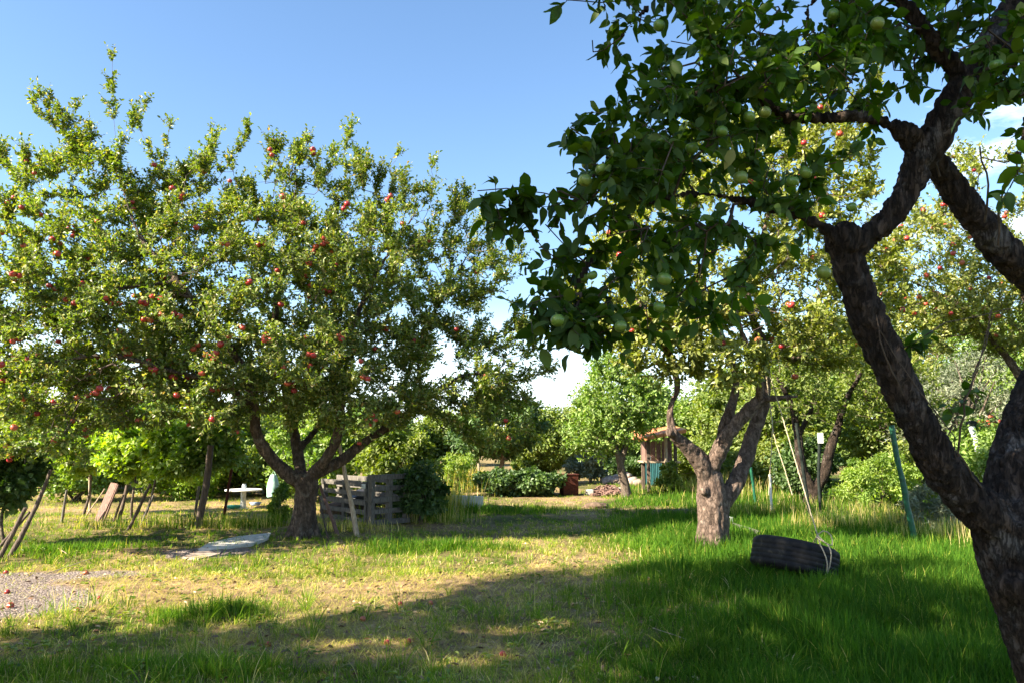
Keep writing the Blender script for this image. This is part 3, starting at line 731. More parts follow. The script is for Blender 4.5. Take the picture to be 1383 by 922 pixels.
# --- 1. the big red apple tree on the left
d1 = 12.9
base1 = on_ground(408, 724); d1 = base1.y
t = thing('apple_tree', base1, 'spreading apple tree full of red apples, its dark forked trunk beside grey pallets', 'apple tree')
sk = Skel()
D1 = [
    [(405, 745, d1, .30), (408, 715, d1, .245), (412, 680, d1, .22), (415, 655, d1, .25), (417, 640, d1, .20)],
    [(412, 655, d1, .17), (385, 637, d1 - .1, .15), (360, 610, d1 - .3, .135), (345, 580, d1 - .5, .12), (343, 550, d1 - .6, .11), (330, 500, d1 - .9, .09), (290, 440, d1 - 1.2, .07), (240, 380, d1 - 1.3, .05), (190, 320, d1 - 1.2, .035), (160, 240, d1 - 1, .02)],
    [(408, 645, d1, .13), (402, 610, d1 + .2, .115), (395, 570, d1 + .4, .10), (385, 520, d1 + .4, .085), (370, 450, d1 + .5, .07), (380, 370, d1 + .3, .05), (400, 290, d1 + .2, .03)],
    [(425, 650, d1, .14), (440, 620, d1 - .2, .12), (455, 590, d1 - .3, .11), (460, 555, d1 - .4, .10), (450, 500, d1 - .6, .08), (480, 430, d1 - .6, .06), (520, 350, d1 - .4, .04), (560, 290, d1 - .3, .022)],
    [(430, 645, d1, .13), (460, 622, d1 + .2, .12), (490, 598, d1 + .3, .105), (530, 572, d1 + .3, .095), (575, 540, d1 + .2, .075), (620, 510, d1 + .1, .055), (670, 500, d1, .035)],
    [(343, 550, d1 - .6, .07), (300, 520, d1 - 1.2, .06), (230, 500, d1 - 1.7, .045), (150, 480, d1 - 2.0, .035), (60, 490, d1 - 2.1, .022)],
    [(240, 380, d1 - 1.3, .04), (160, 390, d1 - 1.2, .032), (60, 400, d1 - 1, .025), (-60, 380, d1 - 1, .018)],
    [(530, 572, d1 + .3, .05), (560, 480, d1 + .5, .045), (600, 400, d1 + .5, .035), (640, 330, d1 + .4, .02)],
    [(402, 610, d1 + .2, .07), (440, 560, d1 + 1.0, .06), (470, 500, d1 + 1.8, .05), (430, 420, d1 + 2.2, .03)],
]
RK[0] = .74; P1 = limbs(sk, D1)
E1 = [E(330, 420, d1 - .2, 240, 150, 2.3, 40), E(110, 430, d1 - .9, 190, 160, 2.0, 24), E(330, 500, d1 - 1.2, 200, 60, .9, 8), E(515, 390, d1 + .2, 140, 125, 2.0, 12), E(625, 500, d1 + .1, 105, 80, 1.3, 9),
      E(640, 370, d1, 60, 60, 1.0, 2.5), E(40, 560, d1 - 2.2, 120, 75, 1.1, 6), E(280, 285, d1, 160, 55, 1.4, 6), E(110, 270, d1 - .5, 120, 80, 1.0, 3.0),
      E(430, 260, d1, 90, 60, 1.1, 2.6), E(560, 310, d1 + .2, 80, 50, 1.1, 2.2), E(665, 565, d1 + .1, 70, 40, .9, 2), E(220, 540, d1 - 1.4, 160, 45, 1.2, 5), E(470, 545, d1 - .2, 120, 40, 1.6, 5),
      E(-120, 420, d1 - .6, 120, 170, 2.0, 9)]
T = ell_points(2900, E1, .30)
sk.grow(T)
rise(sk, [((170, 260, d1 - 1), (152, 75, d1 - 1)), ((160, 230, d1 - 1), (205, 130, d1 - 1)), ((150, 220, d1 - 1), (45, 145, d1 - .8)), ((120, 200, d1 - 1), (68, 130, d1 - .8)), ((200, 260, d1), (230, 165, d1)),
          ((280, 260, d1), (292, 180, d1)), ((350, 260, d1), (362, 190, d1)), ((390, 260, d1), (398, 185, d1)), ((440, 250, d1), (470, 185, d1)), ((60, 280, d1), (-15, 180, d1)), ((-30, 300, d1), (10, 215, d1)),
          ((540, 300, d1), (528, 225, d1)), ((570, 300, d1), (585, 245, d1)), ((610, 320, d1), (640, 262, d1)), ((650, 350, d1), (672, 300, d1)), ((480, 280, d1), (505, 228, d1)), ((250, 260, d1), (180, 150, d1)), ((320, 250, d1), (330, 190, d1)), ((640, 420, d1), (705, 345, d1)), ((660, 480, d1), (735, 440, d1)), ((690, 520, d1), (745, 500, d1))])
cx = np.array(sk.P); pxs = 691.5 + F * cx[:, 0] / cx[:, 1]; pys = 592 - F * (cx[:, 2] - CAMH) / cx[:, 1]
for lo in range(-60, 720, 9):
    if 90 < lo < 215: continue
    i_ = np.where((pxs > lo) & (pxs < lo + 26) & (np.arange(len(cx)) > 200))[0]
    if len(i_) < 3: continue
    i_ = i_[np.argsort(pys[i_])[:12]]; i_ = i_[RNG.integers(len(i_))]
    A = cx[i_]; last = int(i_); d_ = nrm(np.array([RNG.normal(.1, .28), RNG.normal(0, .2), 1.0])); hh = RNG.uniform(.15, .5)
    for q in range(1, 6):
        sk.P.append(A + d_ * hh * q / 5 + RNG.normal(0, .012, 3)); sk.par.append(last); sk.r.append(0.); sk.fixed.append(False); last = len(sk.P) - 1
sk.radii()
def dens1(P):
    px = 691.5 + F * P[:, 0] / P[:, 1]; pz = 592 - F * (P[:, 2] - CAMH) / P[:, 1]
    thin = np.clip((px - 400) / 300, 0, 1) * np.clip((430 - pz) / 200, 0, 1)
    top = np.clip((270 - pz) / 120, 0, 1)
    hole = np.clip((fbm(P[:, 0] * 1.5, P[:, 1] * 1.5, P[:, 2] * 1.5, 3) - .31) * 6, .22, 1); hole = np.maximum(hole, np.clip((215 - pz) / 60, 0, 1))
    return np.clip(1.0 - .62 * thin - .55 * top, .24, 1) * hole
tw, lv = leafy(sk, 8, (.044, .080, .50), (.08, .32), 11, out_from=np.array([base1.x, base1.y, 2.6]), density=dens1); print('leaves1', len(lv[0]))
finish_tree(t, sk, P1, M['bark_red'], M['twig'], M['leaf_red_tree'], .022, [(.05, 5, .5, 0), (.025, 16, .35, 1)], tw, lv, flare=((base1.x, base1.y, 0), .5, .10))
# apples: seen spots from the photograph plus scattered ones
cand = tw[1][RNG.permutation(len(tw[1]))[:9000]]
wgt = np.clip((d1 - .6 - cand[:, 1]) / 1.5 + .15, .02, 1); cand = cand[RNG.random(len(cand)) < wgt][:210]
seen = [(45, 232), (8, 268), (28, 274), (100, 402), (88, 400), (195, 398), (205, 395), (180, 400), (160, 405), (150, 408), (215, 398), (235, 252), (208, 215), (310, 245), (410, 300), (268, 305), (365, 458), (300, 488), (420, 490), (120, 345),
        (130, 475), (200, 482), (240, 531), (95, 568), (50, 560), (70, 584), (325, 577), (5, 508), (12, 600), (540, 555), (470, 615 - 10), (690, 588), (680, 560), (615, 440), (560, 455), (505, 470), (440, 395), (374, 412), (350, 300), (180, 270)]
cand = list(cand) + [c_ + rand_dirs(1)[0] * .085 for c_ in cand[::2]]
cand = list(cand) + snap(tw[1], seen, d1 + 1)
hang_apples(t, cand, 'r', M['apple_red'], .045)
tree_one = t

# --- 2. the apple tree with the swing
base2 = on_ground(962, 744); d2 = base2.y
t = thing('apple_tree', base2, 'apple tree with a pinkish grey trunk and a tyre swing hanging from its right limb', 'apple tree')
sk = Skel()
D2 = [
    [(962, 765, d2, .29), (962, 738, d2, .255), (963, 700, d2, .24), (962, 665, d2, .245), (958, 640, d2, .19)],
    [(958, 650, d2, .17), (945, 622, d2 - .1, .15), (925, 600, d2 - .2, .115), (908, 583, d2 - .3, .085), (906, 550, d2 - .3, .055), (915, 520, d2 - .2, .055), (900, 470, d2 - .4, .06), (870, 420, d2 - .6, .045), (830, 370, d2 - .7, .025)],
    [(970, 688, d2, .19), (987, 661, d2 + .05, .142), (1003, 628, d2 + .15, .132), (1018, 582, d2 + .3, .122), (1032, 545, d2 + .3, .11), (1033, 500, d2 + .3, .095), (1030, 465, d2 + .3, .08), (1010, 400, d2 + .4, .06), (1030, 320, d2 + .4, .04), (1050, 240, d2 + .4, .02)],
    [(956, 632, d2, .13), (974, 603, d2 - .2, .112), (990, 578, d2 - .3, .108), (1008, 557, d2 - .35, .10), (1026, 541, d2 - .4, .085), (1050, 537, d2 - .5, .045), (1078, 535, d2 - .6, .03)],
    [(975, 600, d2 - .2, .09), (979, 575, d2 - .1, .085), (990, 540, d2, .075), (994, 510, d2 + .1, .065), (985, 480, d2 + .1, .055), (960, 420, d2, .045), (940, 340, d2, .03), (930, 260, d2, .018)],
    [(1030, 475, d2 + .3, .07), (1060, 485, d2 + .2, .055), (1090, 480, d2, .045), (1130, 450, d2 - .1, .035), (1170, 420, d2 - .2, .02)],
    [(1028, 545, d2 - .4, .075), (1025, 510, d2 - .6, .06), (1010, 470, d2 - .9, .05), (990, 410, d2 - 1.1, .035)],
]
RK[0] = .86; P2 = limbs(sk, D2)
E2 = [E(985, 330, d2, 190, 120, 2.0, 30), E(850, 400, d2 - .4, 95, 75, 1.2, 8), E(1110, 380, d2, 100, 95, 1.5, 11), E(1000, 450, d2 - .6, 150, 38, 1.3, 8), E(880, 300, d2, 80, 80, 1.2, 4), E(1080, 240, d2, 110, 60, 1.3, 7), E(1090, 140, d2 + .2, 100, 75, 1.3, 6), E(960, 210, d2, 110, 50, 1.3, 4), E(1120, 465, d2, 70, 35, .9, 3), E(905, 480, d2 - .7, 70, 32, .6, 4.5), E(985, 492, d2 - .9, 60, 26, .6, 3), E(850, 440, d2 - .5, 60, 35, .7, 3)]
sk.grow(ell_points(1450, E2))
sk.radii()
tw, lv = leafy(sk, 5, (.050, .090, .55), (.08, .30), 11, out_from=np.array([base2.x, base2.y, 2.6]), density=lambda P: np.clip((fbm(P[:, 0] * 1.7, P[:, 1] * 1.7, P[:, 2] * 1.7, 3) - .35) * 6, .12, 1)); print('leaves2', len(lv[0]))
finish_tree(t, sk, P2, M['bark_swing'], M['twig'], M['leaf_swing_tree'], .02, [(.06, 4, .6, 0), (.022, 15, .35, 1)], tw, lv, flare=((base2.x, base2.y, 0), .45, .09), knots=[(at(951, 662, d2 - .18), .07), (at(905, 583, d2 - .33), .075)])
cand = tw[1][RNG.permutation(len(tw[1]))[:1500]]; cand = cand[cand[:, 1] < d2 + .4][:58]
cand = list(cand) + snap(tw[1], ((1066, 400), (1057, 408), (1022, 455), (1052, 462), (1075, 500), (1068, 505), (892, 415), (1040, 452), (978, 462), (1081, 232), (1090, 190)), d2 + 1)
hang_apples(t, cand, 'r', M['apple_red'], .046)

# --- 3. an apple tree out of the frame to the right whose crown fills the gap
def small_tree(name, label, cat, base, D, EE, nT, leafm, bark, leaf=(.06, .10, .5), per=9, tws=2, thick=.02, twl=(.12, .35), group=None, voxel=.03):
    t = thing(name, base, label, cat, group); sk = Skel(); P_ = limbs(sk, D); sk.grow(ell_points(nT, EE), step=.2); sk.radii()
    tw, lv = leafy(sk, tws, leaf, twl, per, out_from=np.array([base.x, base.y, base.z + 1.8]))
    finish_tree(t, sk, P_, bark, M['twig'], leafm, voxel, [(.04, 5, .5, 0), (.02, 14, .4, 1)], tw, lv, flare=((base.x, base.y, base.z), .4, .06), seg_sides=4)
    return t, tw
RK[0] = .8
b3 = on_ground(1470, 705); d3 = b3.y
t3, tw3 = small_tree('apple_tree', 'apple tree with red apples whose crown shows through the big limbs on the right', 'apple tree', b3,
    [[(1470, 720, d3, .25), (1470, 690, d3, .22), (1460, 640, d3, .19), (1450, 600, d3, .17)], [(1450, 600, d3, .13), (1400, 540, d3, .11), (1350, 470, d3, .09), (1290, 410, d3, .06), (1230, 380, d3, .03)],
     [(1455, 610, d3, .12), (1440, 520, d3, .10), (1400, 430, d3, .07), (1340, 340, d3, .04), (1300, 280, d3, .025)], [(1460, 600, d3, .1), (1520, 500, d3, .07), (1560, 400, d3, .03)]],
    [E(1270, 370, d3, 100, 90, 1.6, 10), E(1370, 400, d3, 110, 90, 1.8, 12), E(1480, 420, d3, 120, 130, 1.8, 10), E(1310, 260, d3, 100, 60, 1.2, 3), E(1230, 450, d3, 60, 50, 1, 2)],
    1150, M['leaf_swing_tree'], M['bark_red'], (.055, .095, .55), tws=4)
cand = tw3[1][RNG.permutation(len(tw3[1]))[:1500]]; cand = cand[cand[:, 1] < d3 + .3][:70]
cand = list(cand) + snap(tw3[1], ((1262, 305), (1285, 340), (1250, 372), (1272, 362), (1300, 352), (1283, 420), (1280, 425), (1240, 395), (1310, 385)), d3 + 1)
hang_apples(t3, cand, 'r', M['apple_red'], .046)

RK[0] = .8
# --- 4. the green apple tree in the foreground
base4 = Vector((2.28, 3.30, 0)); base4.z = float(gz(2.28, 3.3))
t = thing('apple_tree', base4, 'nearest apple tree with a thick dark leaning trunk and green apples at the right edge', 'apple tree')
sk = Skel()
a4 = at
D4 = [
    [(1500, 1150, 3.3, .29), (1470, 1010, 3.3, .255), (1433, 900, 3.28, .225), (1399, 800, 3.25, .215), (1374, 735, 3.22, .205), (1358, 695, 3.2, .165)],
    [(1365, 725, 3.22, .145), (1315, 680, 3.17, .118), (1266, 622, 3.12, .105), (1233, 560, 3.08, .097), (1205, 500, 3.04, .090), (1178, 440, 3.0, .082), (1153, 380, 2.97, .076), (1140, 338, 2.95, .074), (1138, 326, 2.95, .058)],
    [(1368, 725, 3.25, .19), (1374, 660, 3.28, .165), (1388, 600, 3.32, .16), (1408, 540, 3.36, .15), (1440, 470, 3.40, .13), (1444, 415, 3.36, .105), (1396, 370, 3.28, .092), (1350, 335, 3.22, .084), (1312, 285, 3.16, .074), (1275, 235, 3.12, .068), (1248, 208, 3.1, .064)],
    [(1145, 345, 2.95, .06), (1175, 318, 2.93, .058), (1205, 290, 2.92, .060), (1228, 250, 2.92, .064), (1245, 210, 2.92, .074), (1265, 180, 2.91, .07), (1290, 135, 2.9, .072), (1320, 90, 2.88, .07), (1352, 40, 2.86, .066), (1390, -20, 2.84, .06), (1440, -130, 2.8, .05), (1460, -260, 2.8, .035)],
    [(1128, 322, 2.93, .030), (1105, 303, 2.9, .024), (1060, 287, 2.85, .020), (1005, 272, 2.8, .017), (940, 262, 2.72, .013), (880, 275, 2.66, .010), (820, 320, 2.6, .007), (770, 400, 2.6, .005)],
    [(1250, 190, 2.92, .05), (1215, 172, 2.88, .038), (1160, 157, 2.84, .028), (1100, 160, 2.8, .023), (1060, 157, 2.78, .022), (1025, 133, 2.75, .017), (975, 115, 2.7, .015), (900, 150, 2.62, .011), (830, 200, 2.6, .008), (795, 250, 2.6, .006)],
    [(1310, 110, 2.88, .045), (1250, 40, 2.82, .036), (1190, -20, 2.8, .028), (1120, -60, 2.75, .022), (1020, -60, 2.7, .016), (900, -10, 2.65, .010), (840, 50, 2.62, .006)],
    [(1150, -40, 2.77, .022), (1090, 10, 2.8, .018), (1102, 50, 2.85, .015), (1115, 105, 2.9, .010)],
    [(1440, -130, 2.8, .04), (1330, -220, 2.6, .03), (1150, -260, 2.4, .02), (950, -200, 2.3, .012)],
    [(1352, 40, 2.86, .03), (1385, 90, 2.6, .018), (1392, 160, 2.35, .012), (1372, 215, 2.2, .007)],
    [(1225, 180, 2.9, .02), (1222, 205, 2.88, .016), (1222, 225, 2.86, .010)],
]
RK[0] = .72; P4 = limbs(sk, D4); RK[0] = 1.0
def e4(px, py, d, rx, ry, rd, w_): return E(px, py, d, rx, ry, rd, w_)
E4 = [e4(1000, 110, 2.75, 150, 110, .5, 22), e4(900, 180, 2.65, 110, 90, .4, 12), e4(840, 300, 2.6, 75, 110, .35, 9.5), e4(800, 400, 2.6, 60, 65, .25, 6), e4(930, 330, 2.7, 110, 90, .4, 8), e4(900, 30, 2.7, 110, 50, .4, 6),
      e4(1120, 60, 2.8, 120, 80, .45, 11), e4(1230, 40, 2.85, 120, 70, .45, 13), e4(1320, 40, 2.6, 60, 50, .2, 3), e4(1350, 130, 2.6, 40, 60, .3, 3.0), e4(1060, 230, 2.8, 90, 50, .4, 5), e4(860, 425, 2.6, 60, 30, .25, 2.2), e4(1040, -90, 2.6, 330, 70, .7, 14), e4(1420, 60, 2.9, 100, 120, .6, 8),
      e4(1400, -150, 2.9, 250, 100, .9, 8), e4(960, 400, 2.75, 70, 40, .3, 1.5), e4(700, 285, 2.55, 62, 32, .12, 2.4), e4(760, 250, 2.55, 40, 40, .15, 1.6), e4(765, 445, 2.6, 45, 32, .15, 1.8), e4(1368, 215, 2.2, 45, 50, .15, 1.6), e4(1378, 430, 3.0, 30, 60, .2, .5)]
T = ell_points(520, E4, .1)
sk.grow(T, step=.07, jit=.008, up=.02)
rise(sk, [((800, 300, 2.6), (645, 258, 2.6)), ((780, 330, 2.6), (700, 290, 2.55)), ((840, 220, 2.6), (770, 172, 2.5)), ((780, 400, 2.6), (722, 420, 2.55)), ((770, 420, 2.6), (765, 470, 2.55)), ((1265, 620, 3.1), (1320, 500, 2.95)), ((1340, 650, 3.1), (1290, 590, 3.0)),
          ((1290, 590, 3.), (1185, 440, 2.85)), ((880, 0, 2.7), (765, 0, 2.55)), ((850, 90, 2.7), (800, 55, 2.6)), ((1320, 500, 2.95), (1335, 430, 2.9))])
sk.radii(tip=.0020, cap=.012)
def dens4(P):
    px = 691.5 + F * P[:, 0] / P[:, 1]; pz = 592 - F * (P[:, 2] - CAMH) / P[:, 1]
    return np.where((pz > 480) | ((px > 1150) & (pz > 230)), .10, .62)
tw, lv = leafy(sk, 3, (.036, .074, .54), (.05, .14), 7, twig_r=.0016, out_from=None, density=dens4, up=.0, droopy=.35, rmax=.0095)
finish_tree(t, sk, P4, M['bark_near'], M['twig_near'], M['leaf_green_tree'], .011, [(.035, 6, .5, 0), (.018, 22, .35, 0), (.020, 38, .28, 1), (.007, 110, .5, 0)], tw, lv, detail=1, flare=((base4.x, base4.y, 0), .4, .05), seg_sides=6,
            knots=[(at(1366, 790, 3.10), .062), (at(1140, 325, 2.93), .066), (at(1220, 180, 2.86), .045)])
for pl in ([(1292, 640, 3.12), (1300, 560, 3.0), (1322, 490, 2.95), (1345, 425, 2.9)], [(1226, 545, 3.02), (1205, 500, 2.95), (1190, 460, 2.9), (1183, 425, 2.9)], [(1338, 680, 3.14), (1322, 655, 3.1), (1300, 620, 3.0), (1285, 600, 3.0)],
           [(1270, 240, 3.05), (1262, 190, 3.0), (1300, 160, 2.95), (1330, 120, 2.9)], [(1330, 300, 3.1), (1335, 250, 3.0), (1322, 200, 2.95)], [(1350, 330, 3.1), (1352, 270, 3.0), (1370, 230, 2.95)]):
    a = Acc(); P_, r_ = smooth_path([(at(*q) - t.location, .005 * (1 - .2 * i)) for i, q in enumerate(pl)], .05); tube(a, P_ + RNG.normal(0, .003, P_.shape), r_, 6); a.build('sprig', M['twig_near'], t)
ga = [(793, 222), (812, 229), (815, 248), (790, 244), (1012, 158), (1033, 152), (1088, 233), (1070, 245), (897, 377), (890, 415), (788, 375), (753, 433), (795, 440), (838, 441), (848, 428), (1185, 32), (848, 304), (878, 190), (893, 190), (935, 200), (880, 248), (950, 170), (975, 178), (1345, 88), (800, 372), (1112, 368), (890, 35), (1000, 240), (965, 60), (830, 208), (1125, 20), (1150, 310 - 30)]
hang_apples(t, [np.array(tuple(at(px, py, 2.52 + .1 * math.sin(px * 1.7)))) for px, py in ga], 'g', M['apple_green'], .0215)


# ---------------------------------------------------------------- bushes and trees of the surroundings
def ground_pt(x, y): return Vector((x, y, float(gz(x, y))))
def cloud_tree(name, part_mesh, base, h, rx, ry, label, cat, group, leafm, bark, n, leaf, z0=.3, clumps=40, stems=1, seed=1, lean=(0, 0), tight=.20, trunk_r=.05, top=1.0, wr=.55, up=.5):
    """a tree or bush: stems, branches out to clumps of leaves, leaves. z0 = height where leaves begin, as a share of h"""
    rng = np.random.default_rng(seed)
    t = thing(name, base, label, cat, group)
    cz = h * (z0 + 1) / 2; rz = h * (1 - z0) / 2
    d = nrm(rng.normal(0, 1, (clumps, 3))); r = (.35 + .65 * rng.random(clumps)) ** .6
    Cn = d * r[:, None] * np.array([rx, ry, rz]) * (1 - tight * .5) * rng.uniform(.8, 1.12, (clumps, 1)) + np.array([lean[0], lean[1], cz])
    taper = 1 - (1 - top) * np.clip((Cn[:, 2] - cz) / rz, 0, 1)
    Cn[:, 0] *= taper; Cn[:, 1] *= taper; Cn[:, 2] = np.maximum(Cn[:, 2], .06 * h)
    a = Acc(); fork = []
    for s_ in range(stems):
        o_ = np.array([rng.normal(0, .08 * rx), rng.normal(0, .08 * ry), 0]) if stems > 1 else np.zeros(3)
        tip = np.array([lean[0] + rng.normal(0, .2 * rx), lean[1] + rng.normal(0, .2 * ry), h * (z0 * .7 + .25)])
        P_, r_ = smooth_path([(Vector(o_) - Vector((0, 0, .08)), trunk_r * 1.2), (Vector(o_ + tip * .4 + rng.normal(0, .03 * h, 3)), trunk_r * .85), (Vector(tip), trunk_r * .55)], max(.08, h * .05))
        tube(a, P_ + rng.normal(0, trunk_r * .06, P_.shape), r_, 9); fork += [P_[int(len(P_) * q)] for q in (.5, .7, .95)]
    fork = np.array(fork)
    a.build('trunk' if stems == 1 else 'stems', bark, t)
    a = Acc(); k = np.argmin(np.linalg.norm(Cn[:, None] - fork[None], axis=2), 1); A = fork[k]
    mid = (A + Cn) / 2 + rng.normal(0, .04 * h, Cn.shape)
    add_segments(a, A, mid, trunk_r * .4, trunk_r * .25, 5); add_segments(a, mid, Cn, trunk_r * .25, trunk_r * .1, 4)
    a.build('branches', bark, t)
    cs = tight * min(rx, rz) * 1.3 * rng.uniform(.6, 1.35, clumps)
    m = n // clumps; q = rng.normal(0, 1, (clumps, m, 3)); q = q / np.maximum(np.linalg.norm(q, axis=2, keepdims=True), .01) * (rng.random((clumps, m, 1)) ** .45) * np.array([1.15, 1.15, .8])
    # sprays: a few leaves shoot beyond the clump
    q = q * (1 + (rng.random((clumps, m, 1)) < .10) * rng.random((clumps, m, 1)) * .9)
    P = (Cn[:, None] + q * cs[:, None, None]).reshape(-1, 3); q = q.reshape(-1, 3)
    P[:, 2] = np.maximum(P[:, 2], .03)
    nn = len(P); D = nrm(nrm(q) * .6 + rng.normal(0, .7, (nn, 3))); LN = nrm(nrm(q) * .5 + rng.normal(0, .5, (nn, 3)) + np.array([0, 0, up]))
    v = np.clip(np.repeat(rng.normal(.5, .16, clumps), m) + rng.normal(0, .17, nn), 0, 1); ll = rng.uniform(*leaf, nn)
    a = Acc(); add_leaves(a, P, D, LN, ll, ll * wr, v); a.build('crown', leafm, t, smooth=False)
    return t
def span(px0, px1, py_top, py_base=None, d=None):
    """base point, height and half width of something that fills that box in the photo"""
    if d is None: g = on_ground((px0 + px1) / 2, py_base); d = g.y
    x = ((px0 + px1) / 2 - 691.5) / F * d; b = ground_pt(x, d)
    return b, at((px0 + px1) / 2, py_top, d).z - b.z, (px1 - px0) / 2 * d / F

# slim young tree in the middle distance
b, h, r = span(772, 905, 478, 670)
t = thing('plum_tree', b, 'slim light green young tree standing beside the low brick and wood chip heap', 'tree'); sk = Skel(); dd = b.y
PD = limbs(sk, [[(846, 676, dd, .17), (844, 655, dd, .13), (838, 630, dd, .11)], [(840, 636, dd, .10), (832, 605, dd, .07), (822, 575, dd, .05), (815, 540, dd, .03), (812, 510, dd, .02)],
                [(840, 632, dd, .08), (846, 600, dd, .06), (852, 565, dd, .045), (858, 530, dd, .03), (860, 505, dd, .02)], [(836, 622, dd, .05), (848, 590, dd + .3, .04), (864, 555, dd + .4, .025)], [(832, 600, dd, .045), (805, 580, dd, .03), (785, 565, dd, .02)]])
sk.grow(ell_points(560, [E(838, 545, dd, 62, 55, 1.3, 10), E(797, 585, dd, 35, 35, .7, 2.5), (at(862, 540, dd), (.6, .7, .7), 2.5), E(825, 500, dd, 35, 22, .7, 2)], .2), step=.2); sk.radii()
tw, lv = leafy(sk, 3, (.07, .13, .55), (.15, .4), 9, out_from=np.array([b.x, b.y, 2.0]))
finish_tree(t, sk, PD, M['bark_thin'], M['twig'], M['leaf_bright'], .03, [(.03, 5, .5, 0)], tw, lv, seg_sides=4)

# dark V-shaped tree on the right
b5 = on_ground(1098, 686); d5 = b5.y
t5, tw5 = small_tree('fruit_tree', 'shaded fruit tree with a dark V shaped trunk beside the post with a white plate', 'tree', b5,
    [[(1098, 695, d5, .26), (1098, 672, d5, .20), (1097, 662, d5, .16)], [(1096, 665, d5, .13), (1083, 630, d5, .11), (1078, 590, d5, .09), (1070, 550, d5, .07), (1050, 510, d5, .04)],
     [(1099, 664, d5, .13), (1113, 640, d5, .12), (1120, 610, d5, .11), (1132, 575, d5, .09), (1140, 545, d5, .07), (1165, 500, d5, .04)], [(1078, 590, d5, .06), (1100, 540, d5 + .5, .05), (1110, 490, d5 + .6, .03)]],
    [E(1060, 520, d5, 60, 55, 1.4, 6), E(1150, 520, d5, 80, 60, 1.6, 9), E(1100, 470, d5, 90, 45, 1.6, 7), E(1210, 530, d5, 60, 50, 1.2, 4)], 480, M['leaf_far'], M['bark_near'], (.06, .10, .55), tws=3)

EV = 0
def bgt(name, label, cat, px0, px1, top, base=None, d=None, mat='leaf_far', n=9000, leaf=(.10, .17), group=None, **kw):
    global EV; EV += 1
    b, h, r = span(px0, px1, top, base, d)
    if name == 'tree': h *= 1.12
    return cloud_tree(name, None, b, h, r, kw.pop('ry', min(r, 2.2)), label, cat, group, M[mat], M[kw.pop('bark', 'bark_thin')], n, leaf, seed=100 + EV, **kw)

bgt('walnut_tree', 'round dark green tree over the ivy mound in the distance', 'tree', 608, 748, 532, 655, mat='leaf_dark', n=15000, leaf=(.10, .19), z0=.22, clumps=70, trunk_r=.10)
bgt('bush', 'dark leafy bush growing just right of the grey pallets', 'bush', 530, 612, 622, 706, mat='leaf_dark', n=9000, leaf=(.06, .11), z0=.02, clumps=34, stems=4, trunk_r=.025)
bgt('bush', 'taller green bush close behind the right hand pallet', 'bush', 478, 590, 560, d=17.0, mat='leaf_far', n=12000, leaf=(.07, .12), z0=.05, clumps=45, stems=3, trunk_r=.04)
bgt('bush', 'yellow green leafy bush behind the red apple tree trunk', 'bush', 350, 500, 560, d=20, mat='leaf_bright', n=13000, leaf=(.08, .14), z0=.04, clumps=50, stems=3, trunk_r=.04)
bgt('shrub', 'small bright shrub at the foot of the red apple tree', 'shrub', 368, 402, 650, 706, mat='leaf_bright', n=2600, leaf=(.05, .09), z0=.0, clumps=18, stems=3, trunk_r=.012)
bgt('bush', 'bright yellow green bush with arching stems between the V shaped tree and the green post', 'bush', 1112, 1240, 610, 694, mat='leaf_vine', n=11000, leaf=(.05, .09), z0=.03, clumps=46, stems=5, trunk_r=.02, wr=.4)
bgt('shrub', 'silvery grey shrub at the foot of the tall green post', 'shrub', 1205, 1290, 652, 722, mat='leaf_grey', n=7000, leaf=(.05, .10), z0=.0, clumps=30, stems=5, trunk_r=.012, wr=.28)
bgt('bush', 'light green bush beside the grey pole with a cap', 'bush', 1262, 1390, 556, 700, mat='leaf_bright', n=11000, leaf=(.06, .10), z0=.02, clumps=46, stems=4, trunk_r=.02)
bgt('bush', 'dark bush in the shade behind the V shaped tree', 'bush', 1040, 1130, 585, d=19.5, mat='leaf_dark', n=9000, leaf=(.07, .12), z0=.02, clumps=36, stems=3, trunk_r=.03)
bgt('shrub', 'grey green shrub beyond the slim young tree', 'shrub', 768, 818, 602, 652, mat='leaf_grey', n=6000, leaf=(.08, .14), z0=.0, clumps=30, stems=3, trunk_r=.03)
bgt('shrub', 'small yellow green flowering shrub between the dry stalks beyond the pallets', 'shrub', 588, 642, 606, d=21.5, mat='leaf_vine', n=4500, leaf=(.05, .09), z0=.05, clumps=40, stems=4, trunk_r=.012, wr=.35)
bgt('shrub', 'small leafy shrub partly hiding the posts of the orange roofed hut', 'shrub', 886, 916, 618, 668, mat='leaf_far', n=2600, leaf=(.06, .11), z0=.0, clumps=26, stems=4, trunk_r=.012)
bgt('bush', 'bright bush behind the pale crossbar and the vines', 'bush', 40, 180, 572, d=20, mat='leaf_bright', n=12000, leaf=(.07, .12), z0=.0, clumps=90, stems=4, trunk_r=.03, tight=.24)
bgt('bush', 'bright bush behind the thick mossy post and the rusty post', 'bush', 190, 335, 570, d=21, mat='leaf_vine', n=12000, leaf=(.07, .12), z0=.0, clumps=90, stems=4, trunk_r=.03, tight=.24)
bgt('conifer_tree', 'grey green evergreen behind the big trunks on the right', 'tree', 1215, 1400, 462, d=23, mat='leaf_grey', n=17000, leaf=(.09, .17), z0=.04, clumps=90, trunk_r=.14, wr=.22, tight=.16)
HED = 'trees and bushes closing the far side of the orchard'
